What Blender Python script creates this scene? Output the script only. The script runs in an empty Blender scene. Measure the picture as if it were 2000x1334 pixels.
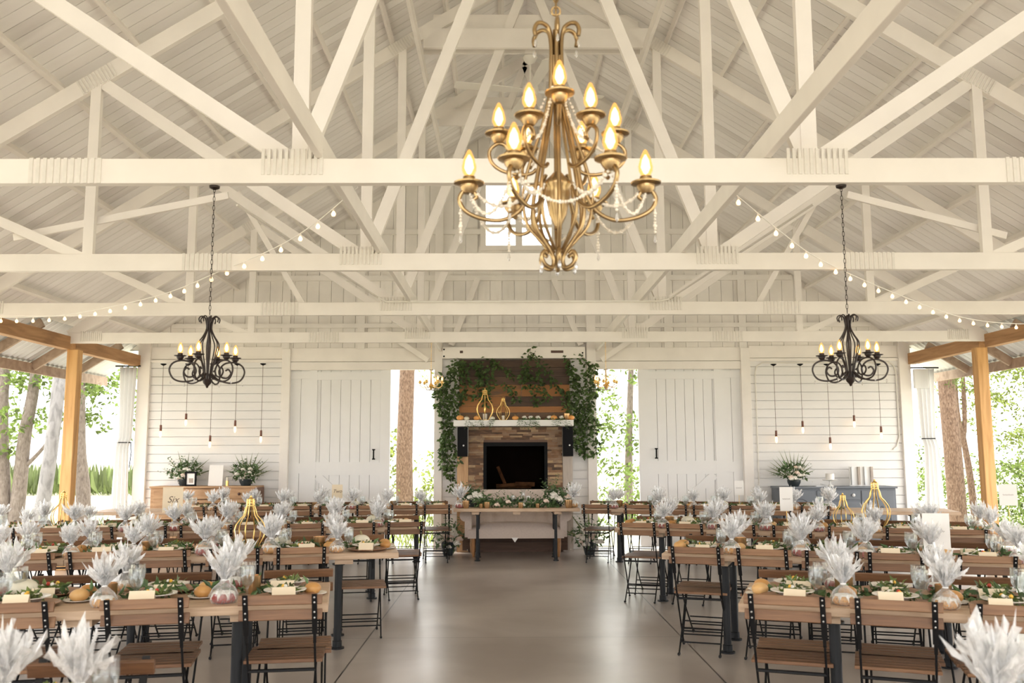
import bpy, bmesh, math, random
from mathutils import Vector, Matrix
PI = math.pi
C = bpy.context.scene.collection
S = bpy.context.scene
rnd = random.Random(7)
R = math.radians

# ------------------------------------------------------------------ camera, world, sun, exposure
cam_d = bpy.data.cameras.new('camera')
cam_d.lens = 32.04; cam_d.sensor_width = 36.0
cam_d.clip_end = 400
cam_d.dof.use_dof = True; cam_d.dof.focus_distance = 9.0; cam_d.dof.aperture_fstop = 4.0
cam = bpy.data.objects.new('camera', cam_d); C.objects.link(cam)
yaw, pitch, roll = 0.0075, 0.1232, -0.0034
fw = Vector((math.sin(yaw)*math.cos(pitch), math.cos(yaw)*math.cos(pitch), math.sin(pitch)))
rt = Vector((math.cos(yaw), -math.sin(yaw), 0)); up = rt.cross(fw)
r2 = math.cos(roll)*rt + math.sin(roll)*up; u2 = -math.sin(roll)*rt + math.cos(roll)*up
cam.matrix_world = Matrix(((r2.x, u2.x, -fw.x, -0.155), (r2.y, u2.y, -fw.y, 0.0), (r2.z, u2.z, -fw.z, 1.4928), (0, 0, 0, 1)))
S.camera = cam
w = bpy.data.worlds.new('world'); S.world = w; w.use_nodes = True
bg = w.node_tree.nodes['Background']; bg.inputs[0].default_value = (1.0, 0.985, 0.97, 1); bg.inputs[1].default_value = 1.0
sun_d = bpy.data.lights.new('sun', 'SUN'); sun_d.energy = 1.5; sun_d.angle = R(2.0); sun_d.color = (1.0, 0.95, 0.86)
sun = bpy.data.objects.new('sun', sun_d); C.objects.link(sun)
sun.rotation_euler = Vector((0.30, -0.22, -1.0)).to_track_quat('-Z', 'Y').to_euler()
S.view_settings.view_transform = 'Standard'; S.view_settings.look = 'None'
S.view_settings.gamma = 1.0; S.view_settings.use_curve_mapping = False
S.view_settings.exposure = 2.15
S.cycles.transparent_max_bounces = 20; S.cycles.max_bounces = 8; S.cycles.diffuse_bounces = 5; S.cycles.glossy_bounces = 3; S.cycles.adaptive_threshold = .03
S.cycles.caustics_reflective = False; S.cycles.caustics_refractive = False; S.cycles.sample_clamp_indirect = 8

# ------------------------------------------------------------------ mesh builder
class MB:
    def __init__(s): s.v = []; s.f = []; s.mi = []; s.m = 0
    def add(s, vs, fs):
        n = len(s.v); s.v += [tuple(v) for v in vs]
        for f in fs: s.f.append([i + n for i in f]); s.mi.append(s.m)
        return s
    def box(s, c, d, rz=0.0, rx=0.0, ry=0.0):
        M = Matrix.Rotation(rz, 3, 'Z') @ Matrix.Rotation(ry, 3, 'Y') @ Matrix.Rotation(rx, 3, 'X')
        h = [x/2 for x in d]; c = Vector(c)
        vs = [c + M @ Vector((sx*h[0], sy*h[1], sz*h[2])) for sx in (-1, 1) for sy in (-1, 1) for sz in (-1, 1)]
        return s.add(vs, [(0,1,3,2),(4,6,7,5),(0,4,5,1),(2,3,7,6),(0,2,6,4),(1,5,7,3)])
    def bx(s, x0, x1, y0, y1, z0, z1): return s.box(((x0+x1)/2,(y0+y1)/2,(z0+z1)/2), (abs(x1-x0),abs(y1-y0),abs(z1-z0)))
    def bar(s, p, q, w, h, ref=(0,1,0)):
        # bar p->q; w across ref direction, h across the third direction
        p = Vector(p); q = Vector(q); d = (q-p).normalized(); a = Vector(ref); a = (a - d*a.dot(d)).normalized(); b = d.cross(a)
        vs = [e + a*(sa*w/2) + b*(sb*h/2) for e in (p, q) for sa in (-1, 1) for sb in (-1, 1)]
        return s.add(vs, [(0,1,3,2),(4,6,7,5),(0,4,5,1),(2,3,7,6),(0,2,6,4),(1,5,7,3)])
    def tube(s, pts, r, n=6, cap=True):
        pts = [Vector(p) for p in pts]; k = len(pts); rs = r if isinstance(r, (list, tuple)) else [r]*k
        prev = None; vs = []
        for i in range(k):
            d = (pts[min(i+1, k-1)] - pts[max(i-1, 0)])
            d = d.normalized() if d.length > 1e-9 else Vector((0,0,1))
            if prev is None:
                a = Vector((0,0,1)) if abs(d.z) < .9 else Vector((1,0,0))
                a = (a - d*a.dot(d)).normalized()
            else:
                a = prev - d*prev.dot(d); a = a.normalized() if a.length > 1e-6 else Vector((1,0,0))
            prev = a; b = d.cross(a)
            for j in range(n):
                t = 2*PI*j/n; vs.append(pts[i] + (a*math.cos(t) + b*math.sin(t))*rs[i])
        fs = [(i*n+j, i*n+(j+1)%n, (i+1)*n+(j+1)%n, (i+1)*n+j) for i in range(k-1) for j in range(n)]
        if cap: fs += [tuple(range(n))[::-1], tuple((k-1)*n+j for j in range(n))]
        return s.add(vs, fs)
    def lathe(s, prof, n=16, c=(0,0,0), cap=False):
        vs = []; k = len(prof)
        for (r, z) in prof:
            for j in range(n):
                t = 2*PI*j/n; vs.append((c[0]+r*math.cos(t), c[1]+r*math.sin(t), c[2]+z))
        fs = [(i*n+j, i*n+(j+1)%n, (i+1)*n+(j+1)%n, (i+1)*n+j) for i in range(k-1) for j in range(n)]
        if cap: fs += [tuple(range(n))[::-1], tuple((k-1)*n+j for j in range(n))]
        return s.add(vs, fs)
    def ball(s, c, r, n=8, m=6, sc=(1,1,1), jit=0.0, rg=None):
        prof = []; vs = []; 
        for i in range(m+1):
            a = PI*i/m
            for j in range(n):
                t = 2*PI*j/n; q = 1 + (rg.uniform(-jit, jit) if (rg and 0 < i < m) else 0)
                vs.append((c[0]+r*sc[0]*q*math.sin(a)*math.cos(t), c[1]+r*sc[1]*q*math.sin(a)*math.sin(t), c[2]-r*sc[2]*q*math.cos(a)))
        fs = [(i*n+j, i*n+(j+1)%n, (i+1)*n+(j+1)%n, (i+1)*n+j) for i in range(m) for j in range(n)]
        return s.add(vs, fs)
    def leaf(s, p, d, L, W, nrm=(0,0,1), bend=0.15):
        p = Vector(p); d = Vector(d).normalized(); nn = Vector(nrm); sd = d.cross(nn)
        if sd.length < 1e-4: sd = d.cross(Vector((1,0,0)))
        sd.normalize(); nn = sd.cross(d)
        m = p + d*L*.45
        return s.add([p, m + sd*W/2 + nn*L*bend*.5, p + d*L - nn*L*bend*.3, m - sd*W/2 + nn*L*bend*.5, m], [(0,1,4),(1,2,4),(2,3,4),(3,0,4)])
    def build(s, name, mat, parent=None, smooth=None, bevel=0, loc=None):
        me = bpy.data.meshes.new(name); me.from_pydata(s.v, [], s.f)
        for m_ in (mat if isinstance(mat, (list, tuple)) else [mat]): me.materials.append(m_)
        if any(s.mi): me.polygons.foreach_set('material_index', s.mi)
        bm = bmesh.new(); bm.from_mesh(me); bmesh.ops.recalc_face_normals(bm, faces=bm.faces[:]) if len(bm.faces) < 4000 else None
        bm.to_mesh(me); bm.free()
        if smooth:
            me.polygons.foreach_set('use_smooth', [True]*len(me.polygons)); me.set_sharp_from_angle(angle=R(smooth))
        me.update()
        o = bpy.data.objects.new(name, me); C.objects.link(o)
        if parent: o.parent = parent
        if loc: o.location = loc
        if bevel:
            b = o.modifiers.new('bevel', 'BEVEL'); b.width = bevel; b.segments = 2; b.limit_method = 'ANGLE'
        return o

def tag(o, label, cat, group=None, kind=None):
    o['label'] = label; o['category'] = cat
    if group: o['group'] = group
    if kind: o['kind'] = kind
    return o
def thing(name, label, cat, loc=(0,0,0), rz=0.0, group=None):
    o = bpy.data.objects.new(name, None); C.objects.link(o); o.empty_display_size = .1
    o.location = loc; o.rotation_euler = (0, 0, rz)
    return tag(o, label, cat, group)
def struct(o):
    o['kind'] = 'structure'; return o
def dup(root, loc, rz=0.0, label=None, group=None, sc=None):
    def cp(o, par):
        c = o.copy(); C.objects.link(c)
        if par: c.parent = par
        for ch in list(kids.get(o.name, [])): cp(ch, c)
        return c
    kids = {}
    def walk(o):
        kids[o.name] = list(o.children)
        for ch in o.children: walk(ch)
    walk(root)
    r = cp(root, None); r.location = loc; r.rotation_euler = (0, 0, rz)
    if sc: r.scale = (sc, sc, sc)
    if label: r['label'] = label
    if group: r['group'] = group
    return r
class Maker:
    """first call moves the prototype itself, later calls copy it"""
    def __init__(s, proto): s.p = proto; s.used = False
    def put(s, loc, rz=0.0, label=None, group=None, sc=None):
        if not s.used:
            s.used = True; o = s.p; o.location = loc; o.rotation_euler = (0, 0, rz)
            if sc: o.scale = (sc, sc, sc)
            if label: o['label'] = label
            if group: o['group'] = group
            return o
        return dup(s.p, loc, rz, label, group, sc)
ORD = ['first','second','third','fourth','fifth','sixth','seventh','eighth','ninth','tenth','eleventh','twelfth']

# ------------------------------------------------------------------ materials
def nmat(name):
    m = bpy.data.materials.new(name); m.use_nodes = True; nt = m.node_tree
    return m, nt, nt.nodes['Principled BSDF']
def mat(name, col, rough=.5, metal=0.0, var=0.0, scale=8.0, bump=0.0, coat=0.0, emit=None, est=0.0, stretch=None, rand=0.0, island=0.0, spec=None):
    m, nt, b = nmat(name)
    b.inputs['Base Color'].default_value = (*col, 1); b.inputs['Roughness'].default_value = rough; b.inputs['Metallic'].default_value = metal
    if coat: b.inputs['Coat Weight'].default_value = coat
    if spec is not None: b.inputs['Specular IOR Level'].default_value = spec
    if emit: b.inputs['Emission Color'].default_value = (*emit, 1); b.inputs['Emission Strength'].default_value = est
    if var or bump or rand or island:
        tc = nt.nodes.new('ShaderNodeTexCoord'); mp = nt.nodes.new('ShaderNodeMapping'); no = nt.nodes.new('ShaderNodeTexNoise')
        nt.links.new(tc.outputs['Object'], mp.inputs[0]); nt.links.new(mp.outputs[0], no.inputs['Vector'])
        if stretch: mp.inputs['Scale'].default_value = stretch
        no.inputs['Scale'].default_value = scale; no.inputs['Detail'].default_value = 5
        hs = nt.nodes.new('ShaderNodeHueSaturation'); hs.inputs['Color'].default_value = (*col, 1)
        mr = nt.nodes.new('ShaderNodeMapRange'); mr.inputs[1].default_value = .25; mr.inputs[2].default_value = .75
        mr.inputs[3].default_value = 1-var; mr.inputs[4].default_value = 1+var
        nt.links.new(no.outputs['Fac'], mr.inputs[0]); last = mr.outputs[0]
        for amt, src in ((rand, 'o'), (island, 'g')):
            if amt:
                if src == 'o': q = nt.nodes.new('ShaderNodeObjectInfo'); so = q.outputs['Random']
                else: q = nt.nodes.new('ShaderNodeNewGeometry'); so = q.outputs['Random Per Island']
                m2 = nt.nodes.new('ShaderNodeMapRange'); m2.inputs[3].default_value = 1-amt; m2.inputs[4].default_value = 1+amt
                nt.links.new(so, m2.inputs[0]); mu = nt.nodes.new('ShaderNodeMath'); mu.operation = 'MULTIPLY'
                nt.links.new(last, mu.inputs[0]); nt.links.new(m2.outputs[0], mu.inputs[1]); last = mu.outputs[0]
        nt.links.new(last, hs.inputs['Value']); nt.links.new(hs.outputs[0], b.inputs['Base Color'])
        if bump:
            bp = nt.nodes.new('ShaderNodeBump'); bp.inputs['Strength'].default_value = bump; bp.inputs['Distance'].default_value = .01
            nt.links.new(no.outputs['Fac'], bp.inputs['Height']); nt.links.new(bp.outputs[0], b.inputs['Normal'])
    return m
def rampmat(name, stops, rough=.6, scale=6, stretch=(1,1,1), island=False, obj=False, bump=.2, coat=0.0):
    """colour ramp over stretched noise (wood, bark, stone)"""
    m, nt, b = nmat(name); b.inputs['Roughness'].default_value = rough
    if coat: b.inputs['Coat Weight'].default_value = coat
    tc = nt.nodes.new('ShaderNodeTexCoord'); mp = nt.nodes.new('ShaderNodeMapping'); mp.inputs['Scale'].default_value = stretch
    nt.links.new(tc.outputs['Object'], mp.inputs[0])
    no = nt.nodes.new('ShaderNodeTexNoise'); no.inputs['Scale'].default_value = scale; no.inputs['Detail'].default_value = 6; no.inputs['Distortion'].default_value = .6
    nt.links.new(mp.outputs[0], no.inputs['Vector'])
    fac = no.outputs['Fac']
    if island or obj:
        q = nt.nodes.new('ShaderNodeNewGeometry') if island else nt.nodes.new('ShaderNodeObjectInfo')
        so = q.outputs['Random Per Island'] if island else q.outputs['Random']
        ma = nt.nodes.new('ShaderNodeMath'); ma.operation = 'MULTIPLY_ADD'; ma.inputs[1].default_value = .68 if island else .3; nt.links.new(so, ma.inputs[0])
        m2 = nt.nodes.new('ShaderNodeMath'); m2.operation = 'MULTIPLY_ADD'; m2.inputs[1].default_value = .55; m2.inputs[2].default_value = -.05 if island else .08
        nt.links.new(fac, m2.inputs[0]); nt.links.new(m2.outputs[0], ma.inputs[2]); fac2 = ma.outputs[0]
    else: fac2 = fac
    cr = nt.nodes.new('ShaderNodeValToRGB'); e = cr.color_ramp.elements
    while len(e) > 1: e.remove(e[0])
    for i, (p, c) in enumerate(stops):
        if i == 0: e[0].position = p; e[0].color = (*c, 1)
        else: q = e.new(p); q.color = (*c, 1)
    nt.links.new(fac2, cr.inputs[0]); nt.links.new(cr.outputs[0], b.inputs['Base Color'])
    if bump:
        bp = nt.nodes.new('ShaderNodeBump'); bp.inputs['Strength'].default_value = bump; bp.inputs['Distance'].default_value = .01
        nt.links.new(fac, bp.inputs['Height']); nt.links.new(bp.outputs[0], b.inputs['Normal'])
    return m
def leafmat(name, col, trans=.45, var=.35):
    m, nt, b = nmat(name); out = nt.nodes['Material Output']
    g = nt.nodes.new('ShaderNodeNewGeometry'); hs = nt.nodes.new('ShaderNodeHueSaturation'); hs.inputs['Color'].default_value = (*col, 1)
    mr = nt.nodes.new('ShaderNodeMapRange'); mr.inputs[3].default_value = 1-var; mr.inputs[4].default_value = 1+var
    nt.links.new(g.outputs['Random Per Island'], mr.inputs[0]); nt.links.new(mr.outputs[0], hs.inputs['Value'])
    b.inputs['Roughness'].default_value = .5; nt.links.new(hs.outputs[0], b.inputs['Base Color'])
    t = nt.nodes.new('ShaderNodeBsdfTranslucent'); nt.links.new(hs.outputs[0], t.inputs['Color'])
    mx = nt.nodes.new('ShaderNodeMixShader'); mx.inputs[0].default_value = trans
    nt.links.new(b.outputs[0], mx.inputs[1]); nt.links.new(t.outputs[0], mx.inputs[2]); nt.links.new(mx.outputs[0], out.inputs[0])
    return m
def clearmat(name, tint=(.96,.97,.97), gl=.16, gmax=.75, white=0.0, rough=.04, noise=0.0):
    """thin clear glass or film: transparent with a fresnel gloss and some white sheen"""
    m, nt, b = nmat(name); out = nt.nodes['Material Output']; nt.nodes.remove(b)
    tr = nt.nodes.new('ShaderNodeBsdfTransparent'); tr.inputs[0].default_value = (*tint, 1)
    g = nt.nodes.new('ShaderNodeBsdfGlossy'); g.inputs['Roughness'].default_value = rough
    lw = nt.nodes.new('ShaderNodeLayerWeight'); lw.inputs[0].default_value = gl*2
    mr = nt.nodes.new('ShaderNodeMapRange'); mr.inputs[3].default_value = gl; mr.inputs[4].default_value = gmax; nt.links.new(lw.outputs['Facing'], mr.inputs[0])
    mx = nt.nodes.new('ShaderNodeMixShader'); nt.links.new(mr.outputs[0], mx.inputs[0]); nt.links.new(tr.outputs[0], mx.inputs[1]); nt.links.new(g.outputs[0], mx.inputs[2])
    last = mx
    if white:
        d = nt.nodes.new('ShaderNodeBsdfDiffuse'); d.inputs[0].default_value = (.98,.98,.99,1)
        tl = nt.nodes.new('ShaderNodeBsdfTranslucent'); tl.inputs[0].default_value = (.98,.98,.99,1)
        md = nt.nodes.new('ShaderNodeMixShader'); md.inputs[0].default_value = .5; nt.links.new(d.outputs[0], md.inputs[1]); nt.links.new(tl.outputs[0], md.inputs[2])
        m2 = nt.nodes.new('ShaderNodeMixShader'); m2.inputs[0].default_value = white
        if noise:
            tc = nt.nodes.new('ShaderNodeTexCoord'); no = nt.nodes.new('ShaderNodeTexNoise'); no.inputs['Scale'].default_value = 22; nt.links.new(tc.outputs['Object'], no.inputs['Vector'])
            m3 = nt.nodes.new('ShaderNodeMapRange'); m3.inputs[1].default_value = .35; m3.inputs[2].default_value = .65; m3.inputs[3].default_value = white-noise; m3.inputs[4].default_value = white+noise
            nt.links.new(no.outputs['Fac'], m3.inputs[0]); nt.links.new(m3.outputs[0], m2.inputs[0])
        nt.links.new(mx.outputs[0], m2.inputs[1]); nt.links.new(md.outputs[0], m2.inputs[2]); last = m2
    nt.links.new(last.outputs[0], out.inputs[0])
    return m

M = {}
def bulbglass(name, col, est):
    m, nt, b = nmat(name); out = nt.nodes['Material Output']; nt.nodes.remove(b)
    tr = nt.nodes.new('ShaderNodeBsdfTransparent'); tr.inputs[0].default_value = (1, .86, .62, 1)
    e = nt.nodes.new('ShaderNodeEmission'); e.inputs[0].default_value = (*col, 1); e.inputs[1].default_value = est
    mx = nt.nodes.new('ShaderNodeMixShader'); mx.inputs[0].default_value = .5
    nt.links.new(tr.outputs[0], mx.inputs[1]); nt.links.new(e.outputs[0], mx.inputs[2]); nt.links.new(mx.outputs[0], out.inputs[0])
    return m
M['paint'] = mat('white_paint', (.88,.835,.785), .55, var=.05, scale=3, bump=.05)
M['paintwall'] = mat('white_wall_paint', (.83,.815,.80), .5, var=.04, scale=2, bump=.03)
M['doorpaint'] = mat('white_door_paint', (.85,.845,.835), .5, var=.03, scale=2)
M['gable'] = mat('gable_paint', (.84,.805,.755), .6, var=.06, scale=3, island=.05)
M['deck'] = rampmat('whitewashed_boards', [(.15,(.76,.725,.70)),(.5,(.90,.87,.85)),(.85,(.95,.925,.91))], .7, 1.2, (1,6,1), island=True, bump=.1)
M['plate'] = mat('painted_nail_plate', (.79,.755,.70), .45, var=.05, scale=30)
M['cedar'] = rampmat('honey_timber', [(.3,(.50,.26,.085)),(.5,(.66,.37,.14)),(.72,(.75,.45,.19))], .6, 3, (5,5,.5), bump=.1)
M['beamwood'] = rampmat('brown_beam_wood', [(.3,(.30,.15,.06)),(.5,(.44,.235,.10)),(.75,(.54,.31,.15))], .6, 3, (5,.5,5), bump=.1)
M['oldwood'] = rampmat('weathered_rafter_wood', [(.3,(.33,.235,.17)),(.55,(.46,.34,.26)),(.8,(.54,.42,.33))], .7, 4, (2,2,2), bump=.1)
M['tin'] = mat('galvanised_sheet', (.62,.63,.64), .45, .35, var=.12, scale=3)
M['chairwood'] = rampmat('acacia_slats', [(.2,(.085,.038,.018)),(.5,(.195,.094,.043)),(.8,(.32,.175,.087))], .5, 5, (1.2,14,14), obj=True, bump=.08)
M['tablewood'] = rampmat('pale_plank_table', [(.25,(.36,.24,.155)),(.5,(.52,.37,.25)),(.78,(.62,.46,.33))], .5, 4, (.8,10,10), bump=.08)
M['iron'] = mat('black_iron', (.007,.007,.008), .5, spec=.25)
M['rivet'] = mat('steel_rivet', (.55,.55,.55), .35, .9)
M['pipe'] = mat('black_pipe', (.009,.010,.012), .4, spec=.25)
M['gold'] = mat('gold_wire', (.83,.56,.20), .28, 1.0)
M['brass'] = mat('antique_brass', (.40,.275,.135), .28, .95, var=.25, scale=14)
M['bronze'] = mat('dark_bronze', (.022,.012,.008), .45, .3)
M['bulb'] = bulbglass('amber_bulb_glass', (1.0,.50,.14), .42)
M['bulbcore'] = mat('filament', (1,.9,.75), .3, emit=(1.0,.74,.40), est=2.2)
M['bulbsm'] = mat('string_bulb', (1,.9,.75), .3, emit=(1.0,.56,.22), est=.75)
M['candle'] = mat('ivory_candle', (.85,.78,.66), .5)
M['glass'] = clearmat('clear_glass', gl=.07, white=.02)
M['crystal'] = clearmat('crystal', gl=.25, white=.25, tint=(.95,.93,.9))
M['bead'] = mat('crystal_bead', (.86,.78,.66), .15, var=.1, scale=50)
M['pane'] = clearmat('window_pane', gl=.04)
M['water'] = clearmat('water', tint=(.97,.98,.98), gl=.04, white=.025)
M['cello'] = clearmat('cellophane', gl=.14, white=.50, rough=.16, noise=.22)
M['pouch'] = clearmat('cellophane_pouch', gl=.05, white=.16, rough=.15, noise=.14)
M['plateware'] = mat('ivory_plate', (.80,.75,.68), .3, coat=.3)
M['charger'] = mat('copper_wood_charger', (.36,.20,.12), .4, .2, var=.15, scale=9)
M['greens'] = leafmat('salad_leaf', (.13,.175,.05), .25, .6)
M['garland'] = leafmat('garland_leaf', (.10,.17,.065), .25, .5)
M['vine'] = leafmat('vine_leaf', (.075,.125,.035), .3, .6)
M['palm'] = leafmat('palm_leaf', (.17,.20,.08), .25, .4)
M['tree'] = leafmat('tree_leaf', (.15,.215,.05), .5, .6)
M['tree2'] = leafmat('yellow_green_leaf', (.205,.255,.06), .5, .55)
M['corn'] = leafmat('corn_leaf', (.21,.26,.10), .45, .5)
M['petal'] = mat('cream_petal', (.86,.82,.74), .6, island=.06, var=.03)
M['blush'] = mat('blush_petal', (.83,.66,.56), .6, island=.08, var=.03)
M['roll'] = rampmat('bread_crust', [(.3,(.45,.20,.05)),(.55,(.66,.37,.13)),(.8,(.80,.58,.31))], .45, 7, obj=True, bump=.05)
M['cake_gold'] = mat('golden_sponge', (.68,.37,.13), .6, var=.15, scale=30)
M['cake_red'] = mat('red_velvet_sponge', (.36,.05,.045), .6, var=.15, scale=30)
M['icing'] = mat('white_icing', (.88,.85,.80), .4)
M['ribbon'] = mat('white_tie', (.88,.88,.88), .5)
M['card'] = mat('ivory_card', (.80,.68,.50), .7, rand=.10, var=.02)
M['whitecard'] = mat('white_card', (.90,.88,.85), .6)
M['ink'] = mat('brown_ink', (.16,.11,.07), .6)
M['veg_y'] = mat('yellow_tomato', (.85,.50,.06), .35); M['veg_r'] = mat('red_tomato', (.55,.06,.03), .35); M['veg_w'] = mat('feta', (.85,.82,.74), .5)
M['amber'] = mat('amber_votive_glass', (.50,.30,.14), .18, .65, var=.15, scale=20)
M['flame'] = mat('candle_glow', (1,.7,.3), .5, emit=(1,.55,.18), est=4)
M['pumpkin'] = mat('white_pumpkin', (.80,.76,.62), .5, var=.08, scale=12); M['pumpkin_o'] = mat('orange_gourd', (.78,.36,.10), .5, var=.12, scale=12); M['pumpkin_stem'] = mat('pumpkin_stem', (.28,.22,.10), .7)
M['sofa'] = mat('oatmeal_linen', (.62,.52,.455), .85, var=.06, scale=40, bump=.1)
M['sofaleg'] = mat('turned_oak', (.36,.17,.06), .4, var=.15, scale=20)
M['stone'] = rampmat('stacked_ledger', [(.15,(.040,.024,.018)),(.36,(.12,.062,.034)),(.55,(.24,.125,.060)),(.72,(.26,.175,.115)),(.88,(.42,.28,.15))], .7, 9, (1,1,3), island=True, bump=.4)
M['reclaim'] = rampmat('reclaimed_planks', [(.15,(.040,.025,.018)),(.45,(.095,.055,.034)),(.66,(.16,.095,.055)),(.80,(.36,.155,.05))], .7, 3, (1,8,8), island=True, bump=.3)
M['darkplank'] = rampmat('dark_plinth_planks', [(.3,(.05,.026,.018)),(.6,(.10,.055,.036)),(.85,(.15,.085,.055))], .7, 3, (1,8,8), island=True)
M['pil_o'] = rampmat('orange_pilaster', [(.3,(.40,.22,.10)),(.7,(.58,.36,.19))], .6, 3, (8,8,1)); M['pil_g'] = rampmat('grey_pilaster', [(.3,(.36,.30,.25)),(.7,(.52,.45,.39))], .6, 3, (8,8,1))
M['black'] = mat('matte_black', (.006,.006,.007), .7, spec=.15); M['firebox'] = mat('firebox_dark', (.010,.007,.006), .8, var=.2, spec=.05)
M['fireglass'] = clearmat('fire_glass', tint=(.75,.72,.70), gl=0.0, gmax=.01, rough=.3)
M['log'] = rampmat('fire_log', [(.3,(.10,.05,.025)),(.7,(.34,.18,.08))], .8, 8)
M['mantel'] = mat('white_mantel', (.84,.83,.80), .5)
M['dresser'] = rampmat('oak_dresser', [(.3,(.36,.19,.085)),(.5,(.48,.28,.14)),(.75,(.56,.35,.19))], .45, 3, (1,6,6), bump=.05)
M['dresser_dark'] = rampmat('dark_brown_side', [(.3,(.13,.06,.032)),(.7,(.22,.11,.06))], .45, 3, (6,6,1), bump=.05)  # right end panel, darker brown than the dresser front
M['knob'] = mat('dark_knob', (.09,.035,.02), .35); M['greypaint'] = mat('slate_blue_paint', (.155,.175,.205), .5, var=.06, scale=5); M['whiteknob'] = mat('white_knob', (.80,.80,.80), .3)
M['curtain'] = leafmat('white_curtain', (.93,.925,.92), .5, .0)
M['vase'] = mat('dark_bowl', (.03,.04,.045), .3)
M['bark'] = rampmat('pine_bark', [(.25,(.06,.036,.025)),(.5,(.16,.10,.065)),(.8,(.28,.20,.145))], .9, 20, (2,2,.8), bump=.8)
M['barkgrey'] = rampmat('grey_bark', [(.25,(.11,.085,.072)),(.5,(.19,.155,.13)),(.8,(.27,.23,.20))], .9, 14, (2,2,.8), bump=.5)
M['barkpale'] = rampmat('pale_bark', [(.25,(.13,.125,.125)),(.5,(.25,.24,.24)),(.8,(.35,.34,.335))], .9, 6, (2,2,.8), bump=.5)
M['fan'] = mat('fan_white', (.78,.75,.69), .4)
M['conduit'] = mat('white_conduit', (.80,.77,.71), .4)
M['cord'] = mat('brown_cord', (.10,.055,.04), .6); M['socket'] = mat('copper_socket', (.14,.055,.035), .4, .4)
M['red'] = mat('red_plastic', (.6,.03,.03), .4)

# floor: polished concrete with saw-cut joints
def floor_material():
    m, nt, b = nmat('polished_concrete')
    tc = nt.nodes.new('ShaderNodeTexCoord'); L = nt.links.new
    n1 = nt.nodes.new('ShaderNodeTexNoise'); n1.inputs['Scale'].default_value = .8; n1.inputs['Detail'].default_value = 4; n1.inputs['Roughness'].default_value = .5; n1.inputs['Distortion'].default_value = .5
    L(tc.outputs['Object'], n1.inputs['Vector'])
    cr = nt.nodes.new('ShaderNodeValToRGB'); e = cr.color_ramp.elements
    e[0].position = .36; e[0].color = (.30,.255,.225,1); e[1].position = .66; e[1].color = (.50,.45,.41,1)
    L(n1.outputs['Fac'], cr.inputs[0])
    sx = nt.nodes.new('ShaderNodeSeparateXYZ'); L(tc.outputs['Object'], sx.inputs[0])
    def line(sock, pos, period, wd):
        a = nt.nodes.new('ShaderNodeMath'); a.operation = 'SUBTRACT'; a.inputs[1].default_value = pos; L(sock, a.inputs[0])
        p = nt.nodes.new('ShaderNodeMath'); p.operation = 'PINGPONG'; p.inputs[1].default_value = period/2; L(a.outputs[0], p.inputs[0])
        c = nt.nodes.new('ShaderNodeMath'); c.operation = 'LESS_THAN'; c.inputs[1].default_value = wd; L(p.outputs[0], c.inputs[0]); return c.outputs[0]
    j1 = line(sx.outputs[0], 1.287, 2.574, .006); j2 = line(sx.outputs[1], 7.73, 2.613, .0035)
    mxj = nt.nodes.new('ShaderNodeMath'); mxj.operation = 'MAXIMUM'; L(j1, mxj.inputs[0]); L(j2, mxj.inputs[1])
    mc = nt.nodes.new('ShaderNodeMix'); mc.data_type = 'RGBA'; L(mxj.outputs[0], mc.inputs[0]); L(cr.outputs[0], mc.inputs[6]); mc.inputs[7].default_value = (.035,.03,.026,1)
    L(mc.outputs[2], b.inputs['Base Color'])
    n2 = nt.nodes.new('ShaderNodeTexNoise'); n2.inputs['Scale'].default_value = 2.2; n2.inputs['Detail'].default_value = 6; L(tc.outputs['Object'], n2.inputs['Vector'])
    mr = nt.nodes.new('ShaderNodeMapRange'); mr.inputs[1].default_value = .3; mr.inputs[2].default_value = .7; mr.inputs[3].default_value = .29; mr.inputs[4].default_value = .35; L(n2.outputs['Fac'], mr.inputs[0])
    L(mr.outputs[0], b.inputs['Roughness']); b.inputs['Specular IOR Level'].default_value = .9; b.inputs['Coat Weight'].default_value = .5; b.inputs['Coat Roughness'].default_value = .29
    return m
M['floor'] = floor_material()
def grass_material():
    m, nt, b = nmat('meadow'); tc = nt.nodes.new('ShaderNodeTexCoord'); n = nt.nodes.new('ShaderNodeTexNoise'); n.inputs['Scale'].default_value = .8; n.inputs['Detail'].default_value = 8
    nt.links.new(tc.outputs['Object'], n.inputs['Vector']); cr = nt.nodes.new('ShaderNodeValToRGB'); e = cr.color_ramp.elements
    e[0].position = .35; e[0].color = (.34,.34,.22,1); e[1].position = .65; e[1].color = (.55,.52,.43,1); nt.links.new(n.outputs['Fac'], cr.inputs[0]); nt.links.new(cr.outputs[0], b.inputs['Base Color']); b.inputs['Roughness'].default_value = .9
    return m
M['grass'] = grass_material()

# ------------------------------------------------------------------ the building
W = 14.732                       # inner face of the back wall
YT = [2.532 + 2.44*i for i in range(5)]      # truss planes
CX = .13                         # ridge line
XL, XR = -6.02, 6.36             # post lines
def zc(x): return 7.02 - .63*abs(x-CX)       # top-chord centre line
def zr(x): return 7.20 - .63*abs(x-CX)       # underside of the deck
YB = -5.5                        # open front end of the pavilion, behind the camera

mb = MB(); mb.bx(-7.0, 7.3, YB-.5, W+.25, -.2, 0); struct(mb.build('floor', M['floor']))
mb = MB(); mb.bx(-90, 90, -60, 160, -.35, -.12); struct(mb.build('ground', M['grass']))

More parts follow.
